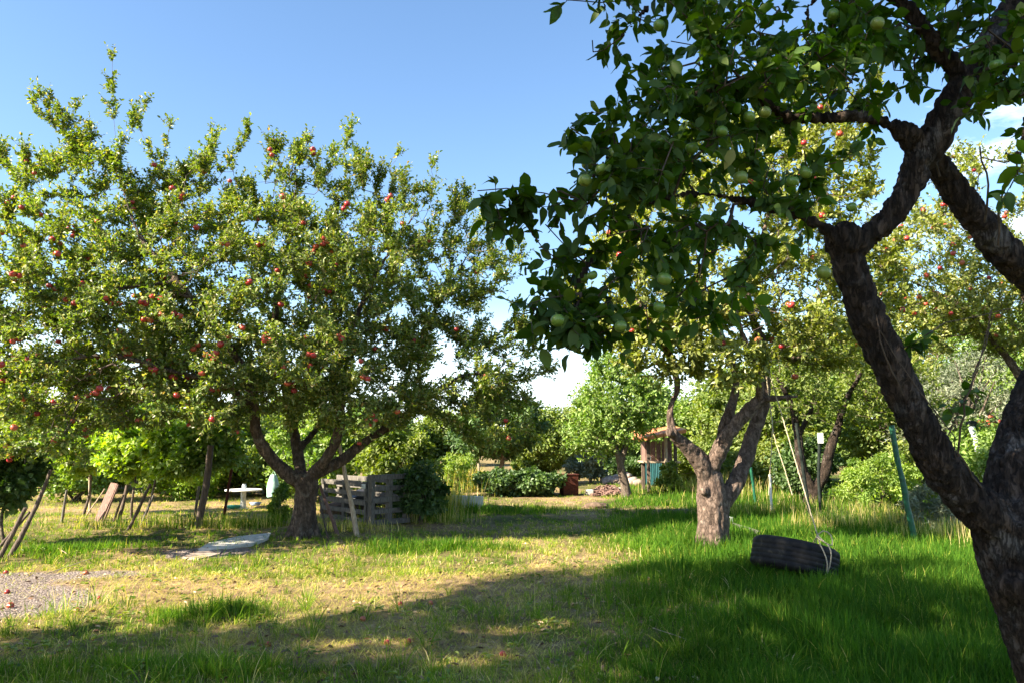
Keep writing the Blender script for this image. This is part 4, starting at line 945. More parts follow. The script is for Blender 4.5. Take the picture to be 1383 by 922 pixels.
FAR = [ # px0 px1 top d mat label
 (-150, 60, 520, 27, 'leaf_far', 'bushy far tree at the left edge behind the leaning vine stems'),
 (20, 170, 545, 25, 'leaf_far', 'far bush behind the vine with the pale crossbar'),
 (130, 260, 530, 28, 'leaf_bright', 'light far tree behind the leaning planks'),
 (215, 370, 548, 24, 'leaf_far', 'far bush behind the rusty post and white table'),
 (330, 470, 540, 30, 'leaf_far', 'far tree seen between the limbs of the red apple tree'),
 (440, 580, 555, 29, 'leaf_bright', 'light far tree above the pallets'),
 (545, 650, 560, 31, 'leaf_far', 'far tree left of the round dark tree'),
 (690, 785, 560, 33, 'leaf_far', 'far bush right of the round dark tree'),
 (755, 870, 538, 36, 'leaf_far', 'far tree behind the slim young tree'),
 (855, 960, 535, 31, 'leaf_bright', 'light far tree behind the little orange roofed hut'),
 (930, 1040, 505, 28, 'leaf_far', 'far tree behind the forked swing tree trunk'),
 (1000, 1110, 500, 25, 'leaf_far', 'far tree behind the swing ropes'),
 (1120, 1260, 420, 26, 'leaf_far', 'far tree behind the yellow green bush'),
 (1040, 1160, 455, 29, 'leaf_bright', 'light far tree behind the V shaped trunk'),
 (1230, 1360, 395, 29, 'leaf_bright', 'light far tree behind the grey green evergreen'),
 (1340, 1520, 380, 25, 'leaf_bright', 'light far tree at the right edge'),
 (1480, 1700, 420, 22, 'leaf_far', 'far tree beyond the right edge')]
for a0, a1, tp, dd, mt, lb in FAR:
    bgt('tree', lb, 'tree', a0, a1, tp, d=dd, mat=mt, n=24000, leaf=(.09, .17), z0=.0, clumps=170, tight=.20, trunk_r=.10, group=HED)
# lower dark hedge plants under them
LOW = [(-80, 60, 590, 24), (60, 200, 600, 23.5), (180, 320, 603, 23), (300, 430, 600, 22.5), (560, 650, 618, 28), (690, 760, 615, 34), (870, 960, 600, 29), (950, 1050, 605, 24), (1180, 1300, 590, 21), (1290, 1420, 580, 20), (800, 880, 615, 33)]
LOWL = ['dark bush low behind the leaning vine stems', 'dark bush low behind the vines', 'dark bush low behind the thick mossy vine post', 'dark bush low behind the white table', 'low dark bush left of the ivy mound', 'low bush right of the round dark tree',
        'low bush beside the orange roofed hut', 'low bush behind the swing tree trunk', 'low bush behind the tall green post', 'low bush behind the nearest trunk', 'low bush behind the brick rubble']
for (a0, a1, tp, dd), lb in zip(LOW, LOWL):
    bgt('bush', lb, 'bush', a0, a1, tp, d=dd, mat='leaf_far' if a0 % 40 else 'leaf_dark', n=16000, leaf=(.07, .13), z0=.0, clumps=130, tight=.22, stems=3, trunk_r=.04, group='dark bushes along the far edge')
# a belt of tall trees far beyond: too far to tell apart, still each its own
proto = [cloud_tree('tree', None, ground_pt(-34, 52), 5.2, 4.0, 2.6, 'distant tree on the horizon behind the orchard', 'tree', 'distant trees on the horizon', M['leaf_far'], M['bark_thin'], 11000, (.2, .34), z0=.0, clumps=60, seed=501, trunk_r=.15),
         cloud_tree('tree', None, ground_pt(-28, 54), 4.4, 3.6, 2.6, 'distant tree on the horizon behind the orchard', 'tree', 'distant trees on the horizon', M['leaf_dark'], M['bark_thin'], 11000, (.2, .34), z0=.0, clumps=60, seed=502, trunk_r=.15)]
for k in range(12):
    x = -22 + k * 6.0
    c = copy_tree(proto[k % 2]); g = ground_pt(x + RNG.normal(0, .8), 50 + RNG.normal(0, 2)); c.location = g; c.rotation_euler.z = k * 1.3
    s_ = RNG.uniform(.75, 1.05); c.scale = (s_, s_, s_ * (.62 if -6 < x < 8 else .9))

# ---------------------------------------------------------------- vines on the left
def vine(px0, px1, top, base, label, mat, n=6500, z0=.38, lean=0.0, foot=None):
    b, h, r = span(px0, px1, top, base)
    if foot is not None: 
        f = on_ground(foot, base); off = b.x - f.x; b = f
    else: off = 0
    t = cloud_tree('grapevine', None, b, h, r, .45, label, 'grapevine', 'grapevines trained on leaning stakes', M[mat], M['bark_thin'], n, (.07, .125), z0=z0, clumps=44, trunk_r=.028, lean=(off, 0), tight=.26, seed=int(px0) + 700, wr=.85)
    return t
vine(70, 175, 562, 694, 'bright green vine over the short stake, under the pale crossbar', 'leaf_vine')
vine(135, 240, 572, 700, 'bright vine hanging over the reddish leaning planks', 'leaf_vine')
vine(195, 285, 570, 706, 'bright vine right of the dark leaning stakes', 'leaf_vine', foot=190)
vine(232, 325, 562, 708, 'pale vine topping the thick mossy post', 'leaf_bright', foot=270)
vine(-60, 70, 590, 738, 'shaded vine above the three crossed leaning sticks at the left edge', 'leaf_dark', n=6500, z0=.35, foot=8)

def stick(name, label, cat, A, B, r0, r1, mat, group=None, sides=8, bend=0.0, **kw):
    A, B = Vector(A), Vector(B); base = A.copy(); k = max(3, int((B - A).length / .08))
    t = np.linspace(0, 1, k); P = np.array(A - base)[None] * (1 - t[:, None]) + np.array(B - base)[None] * t[:, None]
    P = P + np.sin(t * np.pi)[:, None] * np.array([bend, bend * .4, 0]) + np.cumsum(RNG.normal(0, .0025, P.shape), 0)
    a = Acc(); tube(a, P, r0 + (r1 - r0) * t + RNG.normal(0, r0 * .05, k), sides)
    o = a.build(name, M[mat], loc=base); tag(o, label, cat, group); return o
def plank(name, label, cat, A, B, wd, th, mat, group=None, yaw=0.0):
    A, B = Vector(A), Vector(B); ax = (B - A); Ln = ax.length; q = ax.to_track_quat('Z', 'Y')
    bm = bmesh.new(); bmesh.ops.create_cube(bm, size=1); bmesh.ops.scale(bm, vec=(wd, th, Ln), verts=bm.verts)
    bmesh.ops.subdivide_edges(bm, edges=[e for e in bm.edges if abs((e.verts[0].co - e.verts[1].co).z) > .5 * Ln], cuts=6)
    bmesh.ops.bevel(bm, geom=[e for e in bm.edges if e.calc_face_angle(0) > .5], offset=min(wd, th) * .12, segments=1, affect='EDGES')
    bm.transform(Matrix.Rotation(yaw, 4, 'Z')); bm.transform(q.to_matrix().to_4x4()); bm.transform(Matrix.Translation((B - A) / 2))
    a = Acc(); add_bm(a, bm, .5, .0015); o = a.build(name, M[mat], loc=A, smooth=False); tag(o, label, cat, group); return o
def G(px, py, dz=-.04): g = on_ground(px, py); g.z += dz; return g
def up_to(px, py, d): return at(px, py, d)
STK = 'leaning stakes and planks of the vine row'
stick('stake', 'short pale stake under the bright vines', 'stake', G(83, 706), at(92, 660, on_ground(83, 706).y), .028, .022, 'wood_grey', STK)
g = G(131, 704); plank('plank', 'wide reddish brown plank leaning to the right under the vines', 'plank', g, at(155, 652, g.y + .2), .20, .03, 'wood_red', STK, .3)
g = G(138, 707); plank('plank', 'narrow pinkish plank leaning against the wide reddish one', 'plank', g, at(160, 654, g.y + .1), .045, .03, 'wood_red', STK, .1)
g = G(152, 706); stick('stake', 'thin dark stake just right of the reddish planks', 'stake', g, at(166, 668, g.y), .022, .02, 'wood_dark', STK)
g = G(160, 706); stick('stake', 'dark stake with a pale edge left of the longest dark leaning stake', 'stake', g, at(172, 655, g.y + .2), .04, .03, 'wood_dark', STK)
g = G(113, 698); stick('stake', 'thin pale stick leaning left of the reddish planks', 'stake', g, at(142, 660, g.y), .014, .012, 'wood_pale', STK)
g = G(172, 716); stick('stake', 'longest dark stake leaning right under the vines', 'stake', g, at(204, 654, g.y), .032, .026, 'wood_dark', STK)
g = G(188, 711); stick('stake', 'mossy thin stake leaning between the dark stake and thick post', 'stake', g, at(208, 668, g.y), .018, .016, 'wood_grey', STK)
g = G(265, 714); stick('post', 'thick mossy leaning post topped by a vine', 'post', g, at(284, 600, g.y), .065, .05, 'wood_dark', None, 12, .03)
g = G(261, 706); plank('slat', 'weathered pointed slat standing against the thick mossy post', 'slat', g, at(269, 656, g.y - .1), .05, .02, 'wood_grey')
g = G(301, 703); stick('post', 'thin rusty metal post leaning left of the white table', 'post', g, at(317, 600, g.y), .030, .028, 'rust')
g = G(122, 690); dd = g.y
t = thing('trellis', g, 'pale wooden crossbar on a short post above the vines', 'trellis')
a = Acc(); tube(a, [(0, 0, -.05), tuple(at(121, 600, dd) - g), tuple(at(125, 576, dd) - g)], [.03, .026, .026], 8); a.build('post', M['wood_pale'], t)
a = Acc(); A_ = at(122, 577, dd - .05) - g; B_ = at(196, 579, dd - .05) - g; tube(a, [tuple(A_), tuple((A_ + B_) / 2 + Vector((0, 0, .01))), tuple(B_)], .022, 8); a.build('crossbar', M['wood_pale'], t)
SL = 'crossed sticks leaning at the left edge'
g = G(-6, 742); stick('stick', 'thin dark stick, flattest of the crossed sticks at the left edge', 'stick', g, at(40, 690, g.y), .025, .018, 'wood_dark', SL)
g = G(-4, 757); stick('stick', 'dark stick in the middle of the crossed sticks at the left edge', 'stick', g, at(36, 684, g.y), .034, .026, 'wood_dark', SL)
g = G(12, 752); stick('stick', 'longest greyish stick, steepest of the crossed sticks at the left edge', 'stick', g, at(70, 632, g.y + .3), .034, .024, 'wood_dark', SL, bend=.03)

# ---------------------------------------------------------------- table, jar and the things around it
g = on_ground(328, 686); dd = g.y; k = dd / F
t = thing('garden_table', g, 'small white round garden table on one leg in the far grass', 'table')
zt = at(328, 660, dd).z - g.z
a = Acc(); P_ = [(0, 0, zt - .035), (0, 0, zt - .03), (0, 0, zt - .004), (0, 0, zt)]; rr = 24 * k; tube(a, P_, [rr * .95, rr, rr, rr * .97], 36); a.build('tabletop', M['white_paint'], t)
a = Acc(); tube(a, [(0, 0, .02), (0, 0, .08), (0, 0, .2), (0, 0, zt - .035)], [.085, .07, .055, .06], 16); tube(a, [(0, 0, -.03), (0, 0, .03)], [.13, .12], 20); a.build('leg', M['white_paint'], t)
a = Acc(); tube(a, [(0, 0, 0), (0, 0, .01), (0, 0, .09), (0, 0, .105), (0, 0, .12)], [.045, .05, .05, .036, .036], 18)
j = a.build('jar', M['glass_jar'], loc=Vector((g.x + .01, g.y, g.z + zt))); tag(j, 'glass jar standing on the white round table', 'jar')
a = Acc(); tube(a, [(0, 0, .118), (0, 0, .135)], [.04, .04], 18); lid = a.build('lid', M['dark_metal'], j)
def saucer(px, py, r, mat, label, name='bowl'):
    g = on_ground(px, py); a = Acc(); tube(a, [(0, 0, .02), (0, 0, .03), (0, 0, .09), (0, 0, .085), (0, 0, .04)], [r * .6, r * .7, r, r * .93, r * .6], 22); o = a.build(name, M[mat], loc=g); tag(o, label, name)
saucer(316, 686, .19, 'plastic_green', 'flat green plastic bowl in the grass left of the white table leg')
saucer(345, 683, .14, 'plastic_blue', 'pale blue plastic bowl in the grass right of the white table leg')
# cloth bag hanging on a thin rod beside the tree
g = on_ground(372, 690); dd = g.y
stick('rod', 'thin rod carrying the pale teal cloth bag beside the red apple tree', 'rod', g - Vector((0, 0, .05)), at(373, 628, dd), .010, .008, 'wood_dark')
a = Acc(); top = at(370, 640, dd - .03); n_ = 12; P_ = []; 
V = []; 
for j_ in range(9):
    u = j_ / 8; wd = (.05 + .075 * math.sin(min(1, u * 1.25) * math.pi * .62)) ; z = -u * .47
    for i_ in range(n_):
        an = i_ * 2 * math.pi / n_; fo = 1 + .14 * math.sin(an * 4 + 1.5) * (1 - .4 * u)
        V.append((wd * math.cos(an) * fo, .6 * wd * math.sin(an) * fo - .03, z + .01 * math.sin(an * 3)))
f = [[j_ * n_ + i_, j_ * n_ + (i_ + 1) % n_, (j_ + 1) * n_ + (i_ + 1) % n_, (j_ + 1) * n_ + i_] for j_ in range(8) for i_ in range(n_)]
a.add(np.array(V), f); a.add(np.array(V)[-n_:], [list(range(n_))]); tube(a, [(-.04, -.03, 0), (0, .0, .08), (.04, -.03, 0)], .006, 5)
o = a.build('cloth_bag', M['cloth_teal'], loc=top); tag(o, 'pale teal cloth bag hanging left of the red apple tree trunk', 'bag')

# ---------------------------------------------------------------- pallets round the compost
def pallet(label, BL, BR, h, boards, th=.10):
    """stands on its edge between the ground points BL and BR"""
    BL, BR = Vector(BL), Vector(BR); ax = (BR - BL); Ln = ax.length; t = thing('pallet', BL, label, 'pallet', 'upright wooden pallets round the compost'); t.rotation_euler.z = math.atan2(ax.y, ax.x)
    bh = .085; gap = (h - bh) / (boards - 1)
    for k in range(boards):
        a = Acc(); box(a, (Ln / 2 + RNG.normal(0, .006), -th / 2 - .011, bh / 2 + k * gap), (Ln, .02, bh), (0, RNG.normal(0, .008), 0), .003, jit=.001); a.build('board', M['wood_grey'], t, False)
    for k in range(3):
        x = [.045, Ln / 2, Ln - .045][k]; a = Acc(); box(a, (x, 0, h / 2), (.085, th, h + .01), (0, 0, 0), .004, jit=.001); a.build('stringer', M['wood_grey'], t, False)
    for k in range(3):
        a = Acc(); box(a, (Ln / 2, th / 2 + .012, bh / 2 + k * (h - bh) / 2), (Ln, .02, bh), (0, 0, 0), .003, jit=.001); a.build('board', M['wood_grey'], t, False)
g1 = on_ground(498, 712); g2 = g1 + Vector((.60, .62, 0)); hh = at(498, 641, g1.y).z - g1.z
pallet('grey wooden pallet standing on edge, right of the leaning poles', g1, g2, hh, 5)
g3 = on_ground(432, 700) + Vector((0, .25, 0)); g4 = g1 + Vector((-.12, .62, 0))
pallet('shaded pallet standing behind the leaning poles and the red apple tree trunk', g3, g4, hh * .86, 5)
g5 = g3 + Vector((.1, .95, 0)); g6 = g2 + Vector((-.1, .4, 0))
pallet('rear pallet of the compost corner, half hidden behind the other two', g5, g6, hh * .9, 6)
def lump(name, label, cat, c, size, mat, seed=0, amp=.18, sub=3, fr=2.0, rot=0, group=None, flat=True):
    bm = bmesh.new(); bmesh.ops.create_icosphere(bm, subdivisions=sub, radius=1); bm.verts.index_update()
    V = np.array([tuple(v.co) for v in bm.verts]); q = fbm(V[:, 0] * fr + seed * 5.1, V[:, 1] * fr + seed, V[:, 2] * fr + 9, 4)
    V2 = V * (1 + amp * 2 * (q - .5))[:, None] * np.array(size)
    if flat: V2[:, 2] = np.maximum(V2[:, 2], -size[2] * .35)
    for v, p in zip(bm.verts, V2): v.co = p
    bmesh.ops.rotate(bm, verts=bm.verts, cent=(0, 0, 0), matrix=Matrix.Rotation(rot, 3, 'Z'))
    a = Acc(); add_bm(a, bm); o = a.build(name, M[mat], loc=c); 
    if label: tag(o, label, cat, group)
    return o
g = on_ground(468, 704) + Vector((.22, .85, .30)); lump('sack', 'dark plastic sack lying on the compost inside the pallets', 'sack', g, (.36, .26, .26), 'plastic_black', 3, .25)
g = on_ground(440, 704) + Vector((.25, .9, .12)); lump('compost_heap', 'low brown compost heap behind the shaded pallet', 'compost heap', g, (.55, .35, .22), 'soil', 4, .3)
o = None
a = Acc(); box(a, (0, 0, 0), (.075, .006, .085), (0, 0, .05), .001); o = a.build('tag', M['plastic_white'], loc=at(491, 656, g4.y - .11)); tag(o, 'small white tag fixed on the shaded pallet', 'tag')
g = G(483, 724); stick('prop_pole', 'pale wooden prop pole leaning from the grass up into the red apple tree', 'pole', g, at(459, 600, g.y + .25), .042, .030, 'wood_pale', sides=10)
g = G(457, 722); stick('prop_pole', 'shorter brown pole leaning beside the red apple tree trunk', 'pole', g, at(432, 655, g.y + .3), .035, .025, 'wood_red', sides=10)
g = G(444, 724); stick('stick', 'thin brown stick crossing behind the shorter leaning pole', 'stick', g, at(430, 668, g.y + .4), .014, .012, 'wood_dark')

# ---------------------------------------------------------------- slabs on the ground
def slab(name, label, cat, pxs, z, mat, group=None):
    pts = [on_ground(*p) for p in pxs]; c = sum(pts, Vector()) / len(pts); c.z = max(p.z for p in pts) + z
    bm = bmesh.new(); vs = [bm.verts.new((p.x - c.x, p.y - c.y, 0)) for p in pts]; f = bm.faces.new(vs); 
    if f.normal.z < 0: bmesh.ops.reverse_faces(bm, faces=[f])
    bm.normal_update()
    r_ = bmesh.ops.extrude_face_region(bm, geom=[f]); bmesh.ops.translate(bm, verts=[v for v in r_['geom'] if isinstance(v, bmesh.types.BMVert)], vec=(0, 0, -.10))
    bmesh.ops.recalc_face_normals(bm, faces=bm.faces)
    bmesh.ops.triangulate(bm, faces=[f for f in bm.faces if len(f.verts) > 4])
    a = Acc(); add_bm(a, bm, .5, .002); o = a.build(name, M[mat], loc=c, smooth=False); tag(o, label, cat, group); return o
slab('concrete_slab', 'broken whitish concrete slab lying left of the red apple tree trunk', 'concrete slab', [(268, 744), (283, 735), (322, 727), (366, 722), (362, 729), (340, 737), (300, 742)], .03, 'concrete')
slab('concrete_slab', 'small crumbled slab piece at the near edge of the whitish slab', 'concrete slab', [(246, 752), (262, 745), (300, 743), (296, 748), (268, 755)], .01, 'stone')
g = on_ground(631, 688); a = Acc(); kk = g.y / F
box(a, (0, .15, .14), (40 * kk, .36, .27), (R(-4), R(2), R(-5)), .02, jit=.002); o = a.build('stone_block', M['white_paint'], loc=g, smooth=False); tag(o, 'bright white block lying in the grass left of the ivy mound', 'block')
g = on_ground(984, 713); a = Acc(); box(a, (0, .08, .085), (.15, .16, .17), (0, 0, .2), .01, jit=.002); o = a.build('white_block', M['white_paint'], loc=g, smooth=False); tag(o, 'small white block standing right behind the swing tree trunk', 'block')
g1 = on_ground(985, 716); g2 = on_ground(1026, 732); A_ = Vector(g1) + Vector((0, 0, .03)); B_ = Vector(g2) + Vector((0, 0, .035)); plank('plank', 'dark plank lying in the grass from the swing tree to the tyre', 'plank', A_, B_, .03, .20, 'wood_grey')

# ---------------------------------------------------------------- middle distance
g = on_ground(705, 672)
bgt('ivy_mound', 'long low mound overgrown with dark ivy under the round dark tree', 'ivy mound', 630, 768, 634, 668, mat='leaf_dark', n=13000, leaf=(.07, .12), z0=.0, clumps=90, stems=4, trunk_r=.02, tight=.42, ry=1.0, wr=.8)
g = on_ground(769, 668); a = Acc(); kk = g.y / F; hh = 26 * kk
box(a, (0, .2, hh / 2), (21 * kk, .4, hh), (0, 0, .25), .015, jit=.002); t = a.build('rusty_box', M['rust'], loc=g, smooth=False); tag(t, 'rusty red metal box at the right end of the ivy mound', 'metal box')
a = Acc(); box(a, (0, .2, hh + .012), (23 * kk, .43, .03), (0, 0, .25), .006); a.build('lid', M['rust'], t, False)
HP = 'pale rubble stones heaped behind the slim young tree'
for k in range(26):
    px = RNG.uniform(816, 862); q = 1 - abs(px - 838) / 28; py = 652 - RNG.uniform(0, 16) * max(0, q); g = on_ground(px, 653 + RNG.uniform(-1.5, 1.5)); g.z += (652 - py) * g.y / F
    s_ = RNG.uniform(.12, .28); lump('stone', 'pale pinkish stone in the rubble heap behind the slim young tree', 'stone', g, (s_, s_ * .8, s_ * .6), 'stone', k + 30, .35, 2, 1.6, RNG.random() * 3, HP, False)
a = Acc(); g0 = on_ground(820, 668)
for k in range(420):
    px = 797 + 50 * RNG.random(); v = RNG.random(); g = on_ground(px, 669 - 6 * v); hgt = .26 * max(0, 1 - ((px - 822) / 28) ** 2) * (1 - abs(v - .5) * 1.4)
    box(a, tuple(g - g0 + Vector((0, 0, .02 + hgt * RNG.random()))), (RNG.uniform(.06, .2), RNG.uniform(.03, .07), .02), tuple(RNG.uniform(-.6, .6, 2)) + (RNG.random() * 3,), val=RNG.random())
o = a.build('wood_chips', M['wood_red'], loc=g0, smooth=False); tag(o, 'low heap of brown wood chips left of the slim young tree', 'wood chips', kind='stuff')
for px0, px1, py, hh_, lb in ((822, 846, 666, .20, 'long pale concrete block on the wood chip heap'), (792, 801, 668, .16, 'small pale block at the left end of the wood chips')):
    g = on_ground((px0 + px1) / 2, py); a = Acc(); box(a, (0, .1, hh_ / 2), ((px1 - px0) * g.y / F, .2, hh_), (0, 0, .1), .01, jit=.002); o = a.build('concrete_block', M['concrete'], loc=g, smooth=False); tag(o, lb, 'block')
for px, py, sx, sy, sz, lb in ((915, 694, .75, .45, .10, 'low heap of brown soil left of the swing tree trunk'), (806, 686, .30, .22, .12, 'small dark mound of soil in the shade in front of the wood chips')):
    lump('soil_heap', lb, 'soil heap', on_ground(px, py), (sx, sy, sz), 'soil', int(px), .35, 4, 2.5)

# little hut with the orange roof
g = on_ground(905, 664); dd = g.y; kk = dd / F
t = thing('hut', g, 'small wooden hut with an orange roof raised on posts beside the swing tree', 'hut')
def hx(px): return (px - 905) * kk
def hz(py): return at(905, py, dd).z - g.z
# roof: two slopes of boards
a = Acc()
A_ = np.array([[hx(868), -.5, hz(596)], [hx(936), -.7, hz(583)], [hx(936), 1.1, hz(577)], [hx(876), 1.1, hz(585)]])
for q0 in range(7):
    u0, u1 = q0 / 7, (q0 + .94) / 7; P0 = A_[0] * (1 - u0) + A_[1] * u0; P1_ = A_[0] * (1 - u1) + A_[1] * u1; Q0 = A_[3] * (1 - u0) + A_[2] * u0; Q1 = A_[3] * (1 - u1) + A_[2] * u1
    top = np.array([P0, P1_, Q1, Q0]); V = np.concatenate([top, top - np.array([0, 0, .10])])
    a.add(V, [[0, 1, 2, 3], [7, 6, 5, 4], [0, 4, 5, 1], [1, 5, 6, 2], [2, 6, 7, 3], [3, 7, 4, 0]])
a.build('roof', M['roof_orange'], t, False)
a = Acc()
for q0 in range(5): box(a, (hx(892) + q0 * .16, .25, (hz(600) + hz(628)) / 2), (.15, .022, hz(598) - hz(628)), (0, 0, RNG.normal(0, .02)), .002)
for q0 in range(6): box(a, (hx(889), .34 + q0 * .13, (hz(600) + hz(628)) / 2), (.022, .12, hz(598) - hz(628)), bev=.002)
a.build('wall', M['wood_red'], t, False)
a = Acc(); box(a, (hx(908), .4, hz(627)), (1.1, 1.1, .05), bev=.005); a.build('floor_platform', M['wood_pale'], t, False)
for px, yy, mt in ((913, -.15, 'wood_pale'), (890, -.1, 'wood_dark'), (926, -.1, 'wood_dark'), (890, .9, 'wood_dark'), (926, .9, 'wood_dark')):
    a = Acc(); box(a, (hx(px), yy, hz(594) / 2 - .03), (.09, .09, hz(592) + .02), bev=.006); a.build('post', M[mt], t, False)
t.location.x -= .30; t.location.z += .08
for px, top in ((876, 615), (888, 623)):
    gg = on_ground(px, 655); hh_ = at(px, top, gg.y).z - gg.z; a = Acc(); V = []; nn = 24; wd = 13 * gg.y / F
    for i_ in range(nn + 1):
        for z in (0, hh_): 
            for yy in (0, .006): V.append((-wd / 2 + wd * i_ / nn, yy + .018 * math.sin(i_ * 1.6), z))
    f = []
    for i_ in range(nn): b_ = 4 * i_; f += [[b_, b_ + 4, b_ + 6, b_ + 2], [b_ + 1, b_ + 3, b_ + 7, b_ + 5], [b_ + 2, b_ + 6, b_ + 7, b_ + 3], [b_, b_ + 1, b_ + 5, b_ + 4]]
    a.add(np.array(V), f); o = a.build('corrugated_sheet', M['blue_sheet'], loc=gg, smooth=False); tag(o, 'taller blue green corrugated sheet standing left of the hut' if px == 876 else 'lower blue green corrugated sheet against the hut post', 'sheet')

# posts and poles on the right
g = G(1239, 741); stick('fence_post', 'tall leaning green metal post in the grass right of the tyre', 'post', g, at(1203, 575, g.y + .1), .042, .038, 'green_metal', sides=12)
g = G(1096, 708); stick('fence_post', 'thin dark leaning post behind the swing ropes', 'post', g, at(1075, 572, g.y), .032, .030, 'dark_metal')
g = G(1021, 684); stick('fence_post', 'short dark green post right of the swing tree trunk', 'post', g, at(1014, 630, g.y), .035, .035, 'green_metal')
g = G(1043, 694); stick('pole', 'short whitish pole standing between the swing ropes and trunk', 'pole', g, at(1039, 640, g.y), .028, .026, 'white_paint')
for px, a_, b_, lb in ((704, 660, 636, 'pale stake left of the walnut trunk'), (712, 660, 637, 'wider pale stake beside the ivy mound'), (648, 662, 625, 'thin pale stake in the tall dry stalks'), (598, 664, 622, 'thin pale stake behind the dark bush')):
    g = G(px, a_); stick('stake', lb, 'stake', g, at(px - 2, b_, g.y), .03, .03, 'wood_pale', 'pale stakes near the ivy mound')
g = on_ground(1109, 702); dd = g.y
t = thing('sign_post', g, 'dark thin post carrying a small white plate', 'sign post')
a = Acc(); tube(a, [(0, 0, -.05), (-.01, 0, .8), tuple(at(1107, 584, dd) - g)], .03, 10); a.build('post', M['dark_metal'], t)
pc = at(1107, 591, dd) - g + Vector((0, -.042, 0)); a = Acc(); box(a, tuple(pc), (.11, .008, .20), bev=.002); pl = a.build('plate', M['plastic_white'], t, False)
a = Acc(); zz = .006
for A2, B2 in (((-.025, .045), (-.025, -.01)), ((-.025, .045), (.02, -.01)), ((.02, .045), (.02, -.01)), ((-.03, -.04), (.03, -.04))):
    tube(a, [(pc.x + A2[0], pc.y - .006, pc.z + A2[1]), (pc.x + B2[0], pc.y - .006, pc.z + B2[1])], .005, 4)
adopt(a.build('mark', M['plastic_blue']), pl)
g = on_ground(1347, 700); dd = g.y
t = thing('pole', g, 'leaning silvery grey pole with a dark cap seen in the fork of the nearest trunk', 'pole')
a = Acc(); A_ = at(1312, 575, dd) - g; tube(a, [(0, 0, -.05)] + [tuple(A_ * u + Vector((0, 0, 0))) for u in (.2, .4, .6, .8, 1)], [.06, .062, .058, .064, .058, .06], 12); a.build('shaft', M['glass_jar'], t)
a = Acc(); tube(a, [tuple(A_), tuple(A_ + Vector((0, 0, .05))), tuple(A_ + Vector((0, 0, .09))), tuple(A_ + Vector((0, 0, .11)))], [.07, .10, .09, .03], 14); a.build('cap', M['dark_metal'], t)
# red flowers near it
a = Acc(); g0 = on_ground(1345, 690)
P = np.array([tuple(at(RNG.uniform(1325, 1372), RNG.uniform(562, 592), g0.y + RNG.uniform(-.4, .3))) for _ in range(90)])
t = thing('flowering_shrub', g0, 'red flowers on a shrub beside the capped grey pole', 'shrub')
add_leaves(a, P - np.array(g0), rand_dirs(90), rand_dirs(90, 1), np.full(90, .09), np.full(90, .07), RNG.random(90)); a.build('blossom', M['flower_red'], t, False)
a = Acc()
for k in range(14): p = P[k] - np.array(g0); tube(a, [(RNG.normal(0, .1), 0, -.03), tuple(p * .6), tuple(p)], [.012, .008, .004], 5)
a.build('stems', M['bark_thin'], t)

# ---------------------------------------------------------------- tyre swing
dT = on_ground(1072, 786).y; kk = dT / F
cT = at(1073, 753, dT)
t = thing('tyre_swing', cT, 'worn black tyre hanging low in the grass on pale ropes from the swing tree', 'tyre swing')
RO = 55 * kk; WD = 42 * kk; prof = []
# cross-section (radius, height): outer tread with ribs, shoulders, side wall, bead, hollow inside
def rp(r_, z_): prof.append((r_, z_))
rp(RO * .60, -WD * .30); rp(RO * .62, -WD * .40); rp(RO * .74, -WD * .49); rp(RO * .88, -WD * .47); rp(RO * .965, -WD * .40)
for q0 in range(5):
    z0_ = -WD * .36 + q0 * WD * .72 / 5; z1_ = z0_ + WD * .72 / 5
    rp(RO * .995, z0_ + .003); rp(RO, (z0_ + z1_) / 2); rp(RO * .995, z1_ - .010)
    if q0 < 4: rp(RO * .985, z1_ - .008); rp(RO * .985, z1_ - .003)
rp(RO * .965, WD * .40); rp(RO * .88, WD * .47); rp(RO * .74, WD * .49); rp(RO * .62, WD * .40); rp(RO * .60, WD * .30); rp(RO * .64, WD * .28); rp(RO * .80, WD * .36); rp(RO * .90, WD * .25); rp(RO * .91, -WD * .25); rp(RO * .80, -WD * .36); rp(RO * .64, -WD * .28)
na = 96; V = []; m_ = len(prof)
for i_ in range(na):
    an = 2 * math.pi * i_ / na
    for r_, z_ in prof:
        rr = r_ - (.006 if (i_ % 4 == 0 and r_ > RO * .98 and abs(z_) > WD * .2) else 0)
        V.append((rr * math.cos(an), rr * math.sin(an), z_))
f = [[i_ * m_ + j_, ((i_ + 1) % na) * m_ + j_, ((i_ + 1) % na) * m_ + (j_ + 1) % m_, i_ * m_ + (j_ + 1) % m_] for i_ in range(na) for j_ in range(m_)]
a = Acc(); a.add(np.array(V), f); ty = a.build('tyre', M['rubber'], t); ty.rotation_euler = (R(-9), R(13), 0)
def rope(parent, base, pts, r=.0065):
    r = min(r, .0065)
    P_, _ = smooth_path([(Vector(p) - Vector(base), r) for p in pts], .05); P_ = P_ + RNG.normal(0, .0015, P_.shape); a = Acc(); tube(a, P_, r, 7)
    return a.build('rope', M['rope'], parent)
